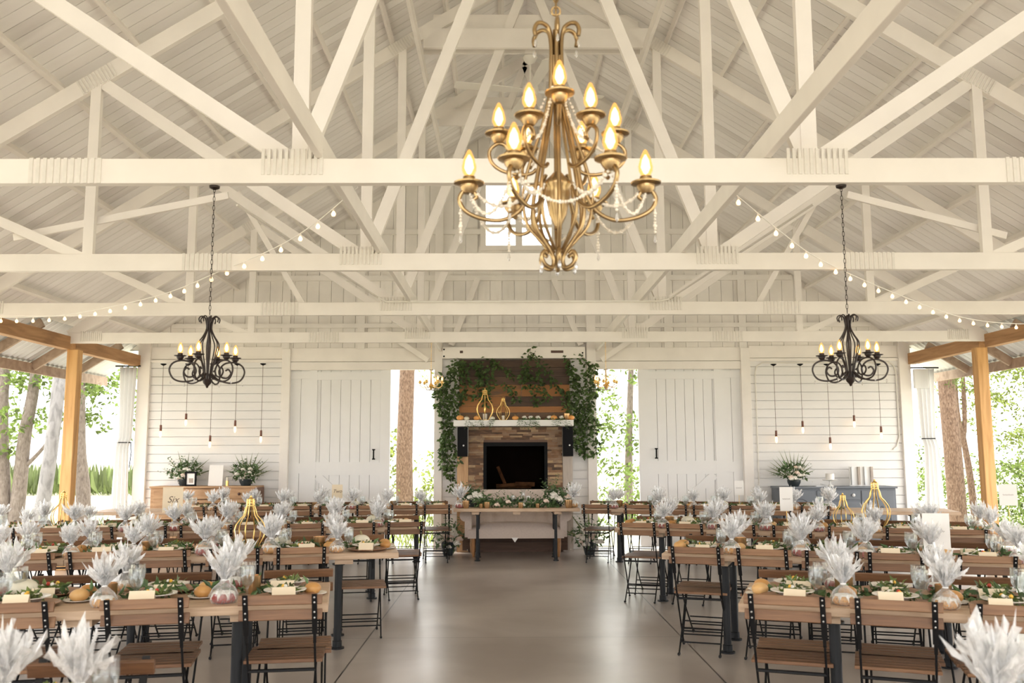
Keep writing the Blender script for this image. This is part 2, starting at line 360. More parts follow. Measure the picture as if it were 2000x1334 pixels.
ce = MB()
y = YB
while y < W+.6:                  # deck boards running up the slope
    for sgn, xe in ((-1, -6.12), (1, 6.44)):
        p = Vector((CX, y+.0725, zr(CX)+.012)); q = Vector((xe, y+.0725, zr(xe)+.012)); ce.bar(p, q, .138, .022)
    y += .145
ceiling = struct(ce.build('ceiling', M['deck']))
sh = MB()
for sgn, xe in ((-1, -6.98), (1, 7.20)):
    sh.bar((CX, (YB+W+.6)/2, zr(CX)+.05), (xe, (YB+W+.6)/2, zr(xe)+.05), W+.6-YB, .02)
struct(sh.build('metal_roof', M['tin'], ceiling))
for sgn in (-1, 1):
    d = .35
    while d < 6.2:
        x = CX + sgn*d; n = Vector((sgn*.63, 0, 1)).normalized(); c = Vector((x, 0, zr(x))) - n*.042
        pb = MB(); pb.bar((c.x, YB, c.z), (c.x, W+.05, c.z), .04, .084, ref=(1, 0, -sgn*.63)); struct(pb.build('purlin', M['paint'], ceiling))
        d += .62
# overhanging eaves outside the posts
for side, sgn, xp, xe in (('left', -1, -6.12, -6.86), ('right', 1, 6.44, 7.08)):
    eb = MB(); nseg = 150; y0 = YB; y1 = W+.6; vs = []; fs = []
    for i in range(nseg*2+1):
        yy = y0 + (y1-y0)*i/(nseg*2); dz = .012*(1 if i % 2 else -1)
        vs += [(xp, yy, zr(xp)+.03+dz), (xe-.1*(-sgn), yy, zr(xe-.1*(-sgn))+.03+dz)]
    fs = [(2*i, 2*i+1, 2*i+3, 2*i+2) for i in range(nseg*2)]
    eb.add(vs, fs); ev = struct(eb.build('trim_eave_'+side, M['tin']))
    f_ = MB(); f_.bx(xe-.02, xe+.02, YB, W+.6, zr(xe)-.14, zr(xe)+.0); struct(f_.build('fascia', M['oldwood'], ev))
    yy = 1.312
    while yy < W:
        rb = MB(); a = xp-.25*sgn if False else xp; rb.bar((a, yy+.6, zr(a)-.06), (xe-.02*sgn, yy+.6, zr(xe-.02*sgn)-.06), .045, .12); struct(rb.build('rafter_tail', M['oldwood'], ev)); yy += 1.22
# plates along the post line: brown timbers
for side, x in (('left', -6.10), ('right', 6.44)):
    for k, (a, b_) in enumerate(((YB, 7.35), (7.35, 12.29), (12.45, W-.02))):
        bb = MB(); bb.bx(x-.06, x+.06, a, b_, 2.92, 3.10)
        o = bb.build('eave_beam', M['beamwood'], bevel=.006)
        tag(o, f"brown timber eave beam along the {side} open side, " + ("nearest and mostly outside the frame", "between the near posts and the rear honey timber post", "running from the honey timber post to the back wall")[k], 'beam', 'brown timber eave beams')
# honey timber posts
for side, x in (('left', -6.005), ('right', 6.34)):
    for k, yy in enumerate((7.41, 12.36)):
        pm = MB(); pm.box((x, yy, 1.46), (.15, .15, 2.92)); o = pm.build('timber_post', M['cedar'], bevel=.008)
        tag(o, f"square honey coloured timber post on the {side} open side, " + ("beside the front rows" if k == 0 else "near the back wall"), 'post', 'honey timber posts')

# ---- trusses
def truss(y, i):
    nm = ['overhead just in front of the camera', 'nearest in view, with the wide low chord', 'second from the front in view', 'third from the front in view', 'rearmost, resting on the honey timber posts'][i]
    t = thing('roof_truss', 'white painted timber roof truss, ' + nm, 'roof truss', (CX, y, 3.0), 0, 'white roof trusses')
    def mb_(p, q, name, w=.055, h=.09, off=0.0):
        b = MB(); b.bar((p[0], off+.03, p[1]-3.0), (q[0], off+.03, q[1]-3.0), w, h); return b.build(name, M['paint'], t)
    b = MB(); b.bx(-6.20, 6.30, 0, .06, .007, .150); b.build('bottom_chord', M['paint'], t, bevel=.004)
    Z = lambda x: 7.02 - .63*abs(x)
    for s in (-1, 1):
        e = 6.28 if s > 0 else 6.2
        mb_((0, Z(0)), (s*e, Z(e)), 'top_chord', .055, .14)
        mb_((0, Z(0)-.06), (s*1.44, 3.12), 'diagonal_web', .05, .10, .004)
        mb_((s*1.44, 3.1), (s*1.44, Z(1.44)), 'vertical_web', .05, .09, -.004)
        mb_((s*1.46, 3.12), (s*3.74, Z(3.74)), 'diagonal_web', .05, .10, .006)
        mb_((s*3.74, 3.1), (s*3.74, Z(3.74)), 'vertical_web', .05, .085, -.004)
        mb_((s*3.78, 3.12), (s*5.2, Z(5.2)), 'diagonal_web', .05, .08, .004)
        for (px, pz, ww, hh, sl) in ((s*1.48, 3.13, .36, .15, 0), (s*2.75, 3.08, .42, .145, 0), (s*3.74, Z(3.74), .34, .13, -s), (s*1.44, Z(1.44), .34, .13, -s), (s*5.9, 3.1, .3, .14, 0)):
            g = MB(); ry = math.atan(.63)*(-sl)
            for k in range(11):
                off = (k-5)*ww/11; g.box((px + off*math.cos(ry), -.003, pz-3.0 - off*math.sin(ry)), (ww/20, .008, hh), ry=ry)
            g.build('nail_plate', M['plate'], t)
    if i in (3, 4):      # collar tie carrying the ridge braces
        b = MB(); b.bx(-1.2, 1.35, -.05, -.005, 3.05, 3.28); b.build('collar_tie', M['paint'], t)
        b = MB(); b.bx(-1.1, 1.25, .065, .11, 3.30, 3.50); b.build('collar_tie', M['paint'], t)
    if i == 2:
        for s, e in ((-1, 4.40), (1, 3.95)):
            b = MB(); b.bar((s*2.62, .09, .67), (s*e, .09, .31), .025, .06); b.build('sway_brace', M['paint'], t)
    if i == 3:
        for s in (-1, 1):
            b = MB(); b.bar((s*3.28, .1, 1.42), (s*2.45, .1, .03), .03, .06); b.build('sway_brace', M['paint'], t)
    return t
for i, yy in enumerate(YT): truss(yy, i)
for k, x in enumerate((-1.2, 1.33)):
    b = MB(); b.bx(x-.02, x+.02, YB, W, 3.152, 3.29); tag(b.build('brace_board', M['paint'], bevel=.004), f"long white brace board lying on the lower chords {'left' if k == 0 else 'right'} of the aisle", 'brace board', 'lower brace boards')
for k, x in enumerate((-1.11, 1.43)):
    b = MB(); b.bx(x-.02, x+.02, YB, W, 5.95, 6.09); tag(b.build('ridge_brace_board', M['paint'], bevel=.004), f"long white brace board high under the ridge, {'left' if k == 0 else 'right'} of the ceiling fan", 'brace board', 'upper brace boards')

# ---- back wall
wall = MB(); wall.bx(-6.06, -3.63, W+.03, W+.07, 0, 3.2); wall.bx(3.66, 6.40, W+.03, W+.07, 0, 3.2); wall.bx(-1.17, 1.165, W+.03, W+.07, 0, 3.2)
wall = struct(wall.build('wall_back', M['paintwall']))
def shiplap(x0, x1, z0, z1, pitch, name):
    b = MB(); z = z0
    while z < z1-.02:
        b.bx(x0, x1, W, W+.025, z, min(z+pitch-.009, z1)); z += pitch
    return struct(b.build(name, M['paintwall'], wall))
shiplap(-5.93, -3.75, 0, 3.0, .138, 'shiplap_boards'); shiplap(3.8, 6.24, 0, 3.0, .138, 'shiplap_boards'); shiplap(-1.17, 1.165, 0, 3.02, .138, 'shiplap_boards')
def trimbox(*a, m='paint', n='trim'):
    b = MB(); b.bx(*a); return struct(b.build(n, M[m], wall, bevel=.004))
trimbox(-6.08, -5.885, W-.06, W+.05, 0, 3.3, n='corner_board'); trimbox(6.235, 6.42, W-.06, W+.05, 0, 3.3, n='corner_board')
trimbox(-3.765, -3.63, W-.05, W+.05, 0, 3.2, n='door_jamb'); trimbox(3.665, 3.815, W-.05, W+.05, 0, 3.2, n='door_jamb')
trimbox(-1.30, -1.17, W-.06, W+.10, 0, 5.6, n='bay_post'); trimbox(1.162, 1.31, W-.06, W+.10, 0, 5.6, n='bay_post')
trimbox(-3.63, -1.30, W-.03, W+.03, 2.857, 2.985, n='door_header'); trimbox(1.31, 3.665, W-.03, W+.03, 2.857, 2.985, n='door_header')
trimbox(-3.63, -1.30, W-.01, W+.03, 2.995, 3.216, n='header_board'); trimbox(1.31, 3.665, W-.01, W+.03, 2.995, 3.216, n='header_board')
trimbox(-5.89, -3.765, W-.03, W+.03, 2.985, 3.03, n='wall_ledge'); trimbox(3.815, 6.235, W-.03, W+.03, 2.985, 3.03, n='wall_ledge')
trimbox(-5.89, -3.765, W-.005, W+.03, 3.04, 3.24, n='header_board'); trimbox(3.815, 6.235, W-.005, W+.03, 3.04, 3.24, n='header_board')
trimbox(-3.63, -1.30, W+.03, W+.05, 2.95, 3.216, n='header_backing'); trimbox(1.31, 3.665, W+.03, W+.05, 2.95, 3.216, n='header_backing'); trimbox(-1.17, 1.165, W+.03, W+.05, 3.0, 3.216, n='header_backing')  # unseen planes added to stop light leaking between the header boards
# gable: vertical boards
g = MB(); x = -6.2
while x < 6.5:
    x1 = x+.195
    for (za, zb) in ([(3.2, None)] if not (x1 > -.50 and x < .64) else [(3.2, 4.90), (5.98, None)]):
        zt = [(zr(x)+.02) if zb is None else zb, (zr(x1)+.02) if zb is None else zb]
        if min(zt) > za+.02:
            g.add([(x,W+.02,za),(x1,W+.02,za),(x1,W+.02,zt[1]),(x,W+.02,zt[0]),(x,W+.05,za),(x1,W+.05,za),(x1,W+.05,zt[1]),(x,W+.05,zt[0])], [(0,1,2,3),(4,7,6,5),(0,4,5,1),(1,5,6,2),(2,6,7,3),(3,7,4,0)])
    x += .2
gable = struct(g.build('wall_gable', M['gable']))
gb = MB(); 
for (xa, xb, za, zb) in ((-6.3, -.50, 3.2, None), (.64, 6.5, 3.2, None)):
    gb.add([(xa,W+.06,za),(xb,W+.06,za),(xb,W+.06,zr(xb)+.04),(xa,W+.06,zr(xa)+.04)], [(0,1,2,3)])
gb.bx(-.51, .65, W+.055, W+.065, 3.2, 4.9); gb.add([(-.51,W+.06,5.98),(.65,W+.06,5.98),(.65,W+.06,zr(.65)),(CX,W+.06,zr(CX)),(-.51,W+.06,zr(-.51))], [(0,1,2,3,4)])
struct(gb.build('gable_backing', M['gable'], gable))
for (za, zb) in ((3.545, 3.615), (4.325, 4.41), (5.10, 5.185), (3.30, 3.36)):
    xm = (7.20-zb)/.63
    for (xa, xb) in ([(-xm+CX, -1.30), (-1.17, 1.16), (1.31, xm+CX)] if za < 4.9 else [(-xm+CX, -.55), (.70, xm+CX)]):
        b = MB(); b.bx(xa, xb, W-.03, W+.02, za, zb); struct(b.build('girt', M['gable'], gable))
for s in (-1, 1):
    for xq in (3.72, 2.5):
        b = MB(); b.bx(s*xq-.06, s*xq+.06, W-.022, W+.02, 3.2, zr(s*xq)-.1); struct(b.build('gable_stud', M['gable'], gable))
    b = MB(); b.bar((s*.62+.02, W-.06, 4.35), (s*1.05+.02, W-.06, 3.25), .05, .09); struct(b.build('gable_brace', M['paint'], gable))
    b = MB(); b.bar((s*1.40, W-.09, 3.0), (s*2.15, W-.09, 3.5), .05, .08); struct(b.build('gable_brace', M['paint'], gable))
wn = MB()
wn.bx(-.54, .685, W-.03, W+.06, 4.83, 4.91); wn.bx(-.54, .685, W-.03, W+.06, 5.97, 6.05); wn.bx(-.56, -.47, W-.036, W+.055, 4.82, 6.06); wn.bx(.615, .70, W-.036, W+.055, 4.82, 6.06)
wn.bx(.02, .13, W-.02, W+.06, 4.9, 5.98); wn.bx(-.48, .63, W-.01, W+.05, 5.22, 5.27)
win = struct(wn.build('window_1', M['paint']))
for (a, b_) in ((-.47, .02), (.13, .615)):
    for (c_, d_) in ((4.91, 5.22), (5.27, 5.97)):
        p = MB(); p.bx(a, b_, W+.02, W+.026, c_, d_); struct(p.build('pane', M['pane'], win))
# sliding barn doors
def barn_door(idx, x0, x1, hx, brace):
    b = MB(); x = x0; n = int((x1-x0)/.165)+1; wd = (x1-x0)/n
    for k in range(n): b.bx(x0+k*wd+.003, x0+(k+1)*wd-.003, W+.055, W+.08, .03, 3.0)
    d = struct(b.build('door_%d' % idx, M['doorpaint']))
    b = MB(); b.bx(x0, x1, W+.081, W+.09, .03, 3.0); struct(b.build('door_backing', M['doorpaint'], d))
    s = MB(); xs = x0 if hx > (x0+x1)/2 else x1; sg = 1 if xs == x0 else -1
    xi = xs + sg*.30
    s.bx(min(xi, xi+sg*.13), max(xi, xi+sg*.13), W+.03, W+.056, .03, 3.0)
    oe = x1 if xs == x0 else x0
    s.bx(min(oe, oe-sg*.16), max(oe, oe-sg*.16), W+.03, W+.056, .03, 3.0)
    struct(s.build('stile', M['doorpaint'], d))
    r = MB(); lo, hi = min(xi, oe), max(xi, oe)
    r.bx(lo, hi, W+.032, W+.055, 1.17, 1.38); r.bx(lo, hi, W+.032, W+.055, 2.70, 2.83); r.bx(lo, hi, W+.032, W+.055, .05, .25); r.bx(min(xs, xi), max(xs, xi), W+.034, W+.055, 1.20, 1.36); r.bx(min(xs, xi), max(xs, xi), W+.034, W+.055, 2.72, 2.84)
    struct(r.build('rail', M['doorpaint'], d))
    q = MB(); q.bar((xi+sg*.16, W+.045, 1.16), (oe-sg*.2, W+.045, .26), .02, .13); struct(q.build('diagonal_brace', M['doorpaint'], d))
    h = MB(); h.box((hx, W+.0, 1.50), (.022, .014, .13)); h.box((hx, W+.01, 1.575), (.045, .03, .02)); h.box((hx, W+.01, 1.425), (.045, .03, .02))
    ho = struct(h.build('door_handle', M['black'], d)); ho['label'] = 'black door handle'
barn_door(1, -3.63, -2.015, -2.27, 1); barn_door(2, 2.0, 3.665, 2.27, -1)
# conduits on the right wall and under the third truss
b = MB(); b.tube([(3.90, W-.02, 0.2), (3.90, W-.02, 2.80), (3.93, W-.02, 2.90), (4.02, W-.02, 2.955), (6.10, W-.02, 2.955), (6.16, W-.02, 2.9), (6.19, W-.02, 2.8), (6.19, W-.02, 1.75), (6.14, W-.02, 1.6), (6.08, W-.02, 1.55)], .011, 8)
tag(b.build('conduit', M['conduit'], smooth=40), 'white electrical conduit bent around the right shiplap wall panel', 'conduit')
yk = YT[3]-.03
b = MB(); b.tube([(-2.45, yk-2.2, 3.62), (-1.55, yk, 3.20), (-1.45, yk, 3.15), (1.55, yk, 3.15), (1.65, yk, 3.18), (2.5, yk-2.2, 3.62)], .011, 8)
tag(b.build('conduit', M['conduit'], smooth=40), 'white electrical conduit along the top of the third lower chord', 'conduit')

# ------------------------------------------------------------------ fireplace bay
F = 14.35
fp = thing('fireplace', 'fireplace faced in stacked brown ledger with black framed firebox and white mantel', 'fireplace', (0, F, 0))
fb = MB(); fb.bx(-.735, -.50, 0, .36, 0, 1.92); fb.bx(.50, .735, 0, .36, 0, 1.92); fb.bx(-.5, .5, 0, .36, 1.68, 1.92); fb.bx(-.5, .5, 0, .36, 0, .90); fb.bx(-.5, .5, .33, .36, .9, 1.7)
fb.build('chimney_breast', M['darkplank'], fp)
st = MB(); z = .25
while z < 1.90:
    hh = rnd.choice([.026, .032, .04]); x = -.733
    while x < .73:
        L = rnd.uniform(.09, .28); x1 = min(x+L, .733)
        cut = [(x, x1)]
        if z+hh > .90 and z < 1.69:
            cut = [(a, b_) for a, b_ in ((x, min(x1, -.497)), (max(x, .497), x1)) if b_ - a > .015]
        for a, b_ in cut: st.bx(a+.001, b_-.001, -.012-rnd.uniform(0, .014), .002, z, z+hh-.0015)
        x = x1
    z += hh
st.build('ledger_facing', M['stone'], fp)
pl = MB()
for k in range(2): pl.bx(-.82, .80, -.05, -.0, .03+k*.13, .155+k*.13)
pl.build('plinth', M['darkplank'], fp)
b = MB(); b.bx(-.91, -.737, -.02, .3, 0, 1.47); o = b.build('pilaster', M['pil_o'], fp); o['label'] = 'orange brown pilaster board'
b = MB(); b.bx(.737, .89, -.02, .3, 0, 1.46); o = b.build('pilaster', M['pil_g'], fp); o['label'] = 'greyed weathered pilaster board'
b = MB(); b.bx(-.955, .90, -.22, .36, 1.925, 2.02); b.build('mantel_shelf', M['mantel'], fp, bevel=.005)
b = MB()
for a in ((-.50,-.452,.90,1.68),(.452,.50,.90,1.68),(-.452,.452,1.62,1.68),(-.452,.452,.90,.95)): b.bx(a[0], a[1], -.03, .02, a[2], a[3])
b.build('firebox_frame', M['black'], fp)
b = MB(); b.bx(-.45, .45, .012, .016, .95, 1.62); b.build('firebox_glass', M['fireglass'], fp)
b = MB(); b.bx(-.45, .45, .32, .33, .95, 1.62); b.bx(-.46, -.45, .02, .33, .95, 1.62); b.bx(.45, .46, .02, .33, .95, 1.62); b.bx(-.45, .45, .02, .33, .93, .95); b.bx(-.45, .45, .02, .33, 1.62, 1.63); b.build('firebox_lining', M['firebox'], fp)
for k, (p, q, r_) in enumerate((((-.30,.2,.99),(.25,.22,1.0),.04), ((-.15,.16,1.0),(-.28,.2,1.3),.026), ((.0,.15,1.03),(.3,.17,1.02),.036), ((-.3,.12,1.0),(.0,.13,1.02),.03))):
    b = MB(); b.tube([p, q], r_, 8); tag(b.build('fire_log', M['log'], loc=(0, F, 0), smooth=40), ['long log lying at the back of the firebox', 'split log leaning upright at left inside the firebox', 'short log lying right of centre in the firebox', 'short log lying at the front left of the firebox'][k], 'log', 'logs in the firebox')
for k, x in enumerate((-.822, .815)):
    t = thing('wall_speaker', f"black box speaker mounted under the {'left' if k == 0 else 'right'} end of the white mantel", 'speaker', (x, F-.1, 1.46), 0, 'speakers under the mantel')
    b = MB(); b.bx(-.075, .075, -.1, .078, 0, .455); b.build('cabinet', M['black'], t, bevel=.006)
    b = MB(); b.lathe([(.0, -.101), (.012, -.103), (.014, -.1)], 12); o = b.build('badge', M['rivet'], t); o.rotation_euler = (R(-90), 0, 0); o.location = (.02, -.001-.1+.1, .17); o.location = (.02, 0, .17); 
# reclaimed wood panel over the mantel
rp = MB(); z = 2.03
for hh in (.13, .10, .16, .19, .13, .15, .13):
    x = -.90
    while x < .885:
        x1 = min(x+rnd.uniform(.7, 1.9), .885)
        if .885 - x1 < .3: x1 = .885
        rp.bx(x, x1-.003, W-.05-rnd.uniform(0, .012), W-.005, z, z+hh-.004); x = x1
    z += hh
tag(rp.build('plank_panel', M['reclaim']), 'dark reclaimed plank panel above the white mantel', 'wall panel')
hb = thing('header_beam', 'white painted beam with bolt heads across the top of the fireplace bay', 'beam', (0, W-.06, 3.02))
b = MB(); b.bx(-1.165, 1.13, -.10, .05, .005, .19); b.build('beam', M['paint'], hb, bevel=.005)
for x, z in ((-1.14, .15), (-1.14, .04), (1.09, .09)):
    b = MB(); b.ball((x, -.102, z), .014, 8, 4, (1, .6, 1)); b.build('bolt_head', M['black'], hb)
for x, wd in ((-.86, .05), (.68, .20)):
    b = MB(); b.bx(x-wd/2, x+wd/2, -.104, -.099, .09, .13); b.build('mortise_shade', M['cord'], hb)  # flat dark sheets paint the shade inside the beam's cutouts

# settee
sf = thing('settee', 'tufted oatmeal settee with rolled arms behind the head table', 'settee', (-.01, 13.62, 0))
def cushion(x0, x1, y0, y1, z0, z1, dome, name, nx=16, ny=8):
    b = MB(); vs = []; fs = []
    for i in range(nx+1):
        for j in range(ny+1):
            u = i/nx; v = j/ny; q = (1-(2*u-1)**8)*(1-(2*v-1)**6)
            vs.append((x0+(x1-x0)*u, y0+(y1-y0)*v, z1-.05+.05*min(1, q*1.2)+dome*q*(1-(2*u-1)**2)))
    fs = [(i*(ny+1)+j, (i+1)*(ny+1)+j, (i+1)*(ny+1)+j+1, i*(ny+1)+j+1) for i in range(nx) for j in range(ny)]
    b.add(vs, fs)
    def rim(idx):
        n = len(b.v); b.v += [(b.v[i][0], b.v[i][1], z0) for i in idx]
        for k in range(len(idx)-1): b.f.append([idx[k], idx[k+1], n+k+1, n+k]); b.mi.append(0)
    rim([i*(ny+1) for i in range(nx+1)]); rim([i*(ny+1)+ny for i in range(nx+1)]); rim(list(range(ny+1))); rim([nx*(ny+1)+j for j in range(ny+1)])
    b.bx(x0, x1, y0, y1, z0-.002, z0)
    return b.build(name, M['sofa'], sf, smooth=60)
cushion(-.70, .71, -.05, .50, .275, .44, .05, 'seat')
bk = MB(); nx, nz = 48, 12; vs = []
for i in range(nx+1):
    for j in range(nz+1):
        x = -.68+1.37*i/nx; z = .40+.56*j/nz
        tx = abs(math.sin(x*PI/.17)); tz = abs(math.sin((z-.4)*PI/.16)); yv = .50 - .05*(tx*.5+tz*.5) + .04*(z-.4)
        if j == nz: yv += .03
        vs.append((x, yv, z))
bk.add(vs, [(i*(nz+1)+j, (i+1)*(nz+1)+j, (i+1)*(nz+1)+j+1, i*(nz+1)+j+1) for i in range(nx) for j in range(nz)])
bk.bx(-.70, .71, .53, .60, .30, .955); bk.build('backrest', M['sofa'], sf, smooth=60)
for s in (-1, 1):
    b = MB(); b.tube([(s*.74+.005, -.04, .60), (s*.74+.005, .55, .63)], .085, 16); b.bx(s*.70-.05+.005, s*.70+.05+.005, -.03, .56, .29, .60); b.build('arm', M['sofa'], sf, smooth=50)
for x, yy, z0 in ((-.62, .02, .28), (.63, .02, .28), (-.66, .52, .28), (.67, .52, .28)):
    b = MB(); b.lathe([(.016, 0), (.022, .04), (.030, .14), (.026, .20), (.033, .24), (.033, z0)], 12, (x, yy, 0), True); b.build('leg', M['sofaleg'], sf, smooth=40)
b = MB(); b.add([(-.06, -.053, .285), (.04, -.053, .285), (-.01, -.056, .215), (-.01, -.050, .285)], [(0, 1, 2), (0, 2, 3), (1, 3, 2)]); o = b.build('care_tag', M['whitecard'], sf)

# ------------------------------------------------------------------ flowers, leaves
def rose(b, c, r, rg):
    b.ball(c, r*.55, 8, 5)
    for k in range(9):
        a = k*2.4; rr = r*(.35+.07*k); z = r*(.25-.06*k)
        p = Vector((c[0]+rr*.75*math.cos(a), c[1]+rr*.75*math.sin(a), c[2]+z))
        b.ball(p, r*.42, 6, 4, (1, 1, .8), .08, rg)
def sprig(b, p, d, L, n, ll, lw, rg, droop=.3):
    p = Vector(p); d = Vector(d).normalized(); pts = [p.copy()]
    for k in range(n):
        d = (d + Vector((rg.uniform(-.12, .12), rg.uniform(-.12, .12), -droop/n + rg.uniform(-.05, .05)))).normalized(); p = p + d*(L/n); pts.append(p.copy())
        for s in (-1, 1):
            sd = d.cross(Vector((rg.uniform(-.4, .4), rg.uniform(-.4, .4), 1))).normalized()
            b.leaf(p, d*.5 + sd*s, ll*rg.uniform(.7, 1.2), lw, (rg.uniform(-.6, .6), rg.uniform(-.6, .6), 1))
    return pts
def scatter_leaves(b, c, rad, n, ll, lw, rg):
    for _ in range(n):
        while True:
            q = Vector((rg.uniform(-1, 1), rg.uniform(-1, 1), rg.uniform(-1, 1)))
            if q.length < 1: break
        b.leaf((c[0]+q.x*rad[0], c[1]+q.y*rad[1], c[2]+q.z*rad[2]), (rg.uniform(-1, 1), rg.uniform(-1, 1), rg.uniform(-1, .8)), ll*rg.uniform(.6, 1.3), lw*rg.uniform(.7, 1.2), (rg.uniform(-1, 1), rg.uniform(-1, 1), rg.uniform(-.2, 1)))
def vine(name, label, strands, dens, rg, ll=.075, lw=.042):
    t = thing(name, label, 'vine', strands[0][0])
    o0 = Vector(strands[0][0]); st_ = MB(); lf = MB()
    for pts in strands:
        P = [Vector(p)-o0 for p in pts]; fine = []
        for a, b_ in zip(P[:-1], P[1:]):
            m = max(2, int((b_-a).length/.05))
            for k in range(m): fine.append(a.lerp(b_, k/m) + Vector((rg.uniform(-.015, .015), rg.uniform(-.012, .012), rg.uniform(-.012, .012))))
        fine.append(P[-1]); st_.tube(fine, .003, 4)
        for p in fine:
            for k in range(dens):
                d = Vector((rg.uniform(-1, 1), rg.uniform(-1, .15), rg.uniform(-1, .35)))
                lf.leaf(p + d*rg.uniform(0, .07), d, ll*rg.uniform(.6, 1.25), lw*rg.uniform(.8, 1.2), (rg.uniform(-.6, .6), -1, rg.uniform(-.2, .8)))
    st_.build('stem', M['cord'], t); lf.build('leaves', M['vine'], t)
    return t
VY = W-.12
rg = random.Random(3)
vine('vine_garland', 'leafy green vine hanging down the left side of the plank panel', [[(-1.02,VY,2.9),(-1.08,VY,2.5),(-1.0,VY,2.1),(-1.1,VY-.04,1.75),(-1.05,VY,1.3),(-1.0,VY,.95)], [(-.95,VY,3.02),(-.9,VY,2.7),(-.98,VY,2.35),(-.9,VY,2.1)], [(-.85,VY,2.95),(-.78,VY,2.6),(-.86,VY,2.3)], [(-1.14,VY,2.75),(-1.16,VY,2.3),(-1.12,VY,1.9),(-1.16,VY,1.55),(-1.08,VY,1.2)], [(-1.05,VY,1.9),(-.98,VY-.1,1.6),(-.90,VY-.3,1.42)], [(-1.25,VY,2.6),(-1.2,VY,2.2)]], 7, rg)
vine('vine_garland', 'leafy green vine swagged across the upper left of the plank panel', [[(-.9,VY,2.95),(-.6,VY,2.9),(-.45,VY,2.55),(-.5,VY,2.3)], [(-.6,VY,3.0),(-.55,VY,2.7),(-.62,VY,2.4)], [(-.4,VY,3.0),(-.2,VY,2.9),(-.05,VY,2.75)], [(-.4,VY,2.9),(-.38,VY,2.55)], [(-.15,VY,2.62),(-.05,VY,2.5),(.02,VY,2.35)]], 6, rg)
vine('vine_garland', 'leafy green vine dangling over the right half of the plank panel', [[(.25,W-.24,3.18),(.2,W-.2,2.95),(.1,VY,2.75),(.18,VY,2.6)], [(.3,W-.24,3.1),(.42,W-.18,2.9),(.38,VY,2.65),(.5,VY,2.4)], [(.5,VY,2.85),(.62,VY,2.7),(.7,VY,2.5)], [(.15,VY,2.9),(.3,VY,2.5),(.35,VY,2.3)]], 6, rg)
vine('vine_garland', 'long leafy vine falling down the right bay post past the mantel', [[(.85,VY,3.05),(.95,VY,2.7),(.9,VY,2.3),(1.0,VY,2.0),(.93,VY-.1,1.62)], [(1.0,VY,3.1),(1.15,VY,2.9),(1.2,VY,2.5),(1.12,VY,2.1),(1.25,VY,1.7)], [(.9,VY,2.9),(1.05,VY,2.5),(1.02,VY,2.1),(1.1,VY,1.6)], [(1.25,VY,2.95),(1.28,VY,2.6),(1.22,VY,2.2),(1.3,VY,1.85)], [(1.0,VY,1.75),(1.1,VY,1.5),(1.25,VY,1.52),(1.35,VY,1.7)], [(.8,VY,2.5),(.84,VY-.15,2.15),(.9,VY-.25,1.9),(.93,VY-.28,1.6)]], 7, rg)

# ------------------------------------------------------------------ prototypes for tables, chairs, tableware
def make_chair():
    t = thing('bistro_chair', 'folding bistro chair', 'chair')
    b = MB()
    for k in range(6): b.box((0, -.075+k*.066, .434-.004*k/5), (.40, .052, .018))
    b.build('seat', M['chairwood'], t, bevel=.003)
    for z, h in ((.776, .048), (.698, .052)):
        b = MB(); yy = -.34 + (.80-z)*.45; b.box((0, yy+.012, z), (.41, .018, h), rx=R(-16)); b.build('back_slat', M['chairwood'], t, bevel=.003)
    for s in (-1, 1):
        x = s*.168
        u = MB(); u.bar((x, -.352, .806), (x, -.262, .60), .006, .026, ref=(0, 1, .4)); u.bar((x, -.262, .60), (x, -.238, .55), .006, .016, ref=(0, 1, .4)); u.m = 1
        for z in (.790, .764, .714, .684): yy = -.34+(.80-z)*.45; u.ball((x, yy-.018, z), .0055, 6, 4)
        u.build('upright', [M['iron'], M['rivet']], t)
        l = MB(); l.tube([(x, -.242, .56), (x, -.16, .42), (x, .135, .012)], .0065, 6); l.tube([(x, .125, .012), (x, .155, .012)], .010, 6); l.build('leg', M['iron'], t, smooth=40)
        x2 = s*.150
        l = MB(); l.tube([(x2, .22, .415), (x2, .04, .24), (x2, -.255, .012)], .0065, 6); l.tube([(x2, -.245, .012), (x2, -.278, .012)], .011, 6); l.build('leg', M['iron'], t, smooth=40)
    for (w_, yy, z) in ((.168, .075, .095), (.168, .04, .145), (.150, -.185, .085), (.168, -.145, .40), (.15, -.12, .155)):
        b = MB(); b.tube([(-w_, yy, z), (w_, yy, z)], .0055 if z < .3 else .009, 6); b.build('stretcher', M['iron'], t, smooth=40)
    return t
TH = .735
def make_table(L, D):
    t = thing('farm_table', 'plank table', 'table')
    b = MB(); n = 5; wd = D/n
    for k in range(n): b.bx(0.0, L, k*wd+.001, (k+1)*wd-.001, TH-.045, TH)
    b.build('tabletop', M['tablewood'], t, bevel=.004)
    for x in (.42, L-.42, L/2):
        b = MB(); b.bx(x-.07, x+.07, .05, D-.05, TH-.085, TH-.046); b.build('cleat', M['tablewood'], t)
    for x in (.46, L-.46):
        for yy in (.14, D-.14):
            b = MB(); b.lathe([(.055, 0), (.055, .012), (.036, .014), (.036, .06), (.029, .062), (.029, TH-.10), (.05, TH-.098), (.05, TH-.086)], 14, (x, yy, 0), True); b.build('leg', M['pipe'], t, smooth=35)
    return t
def fold(vsr, i, n): return
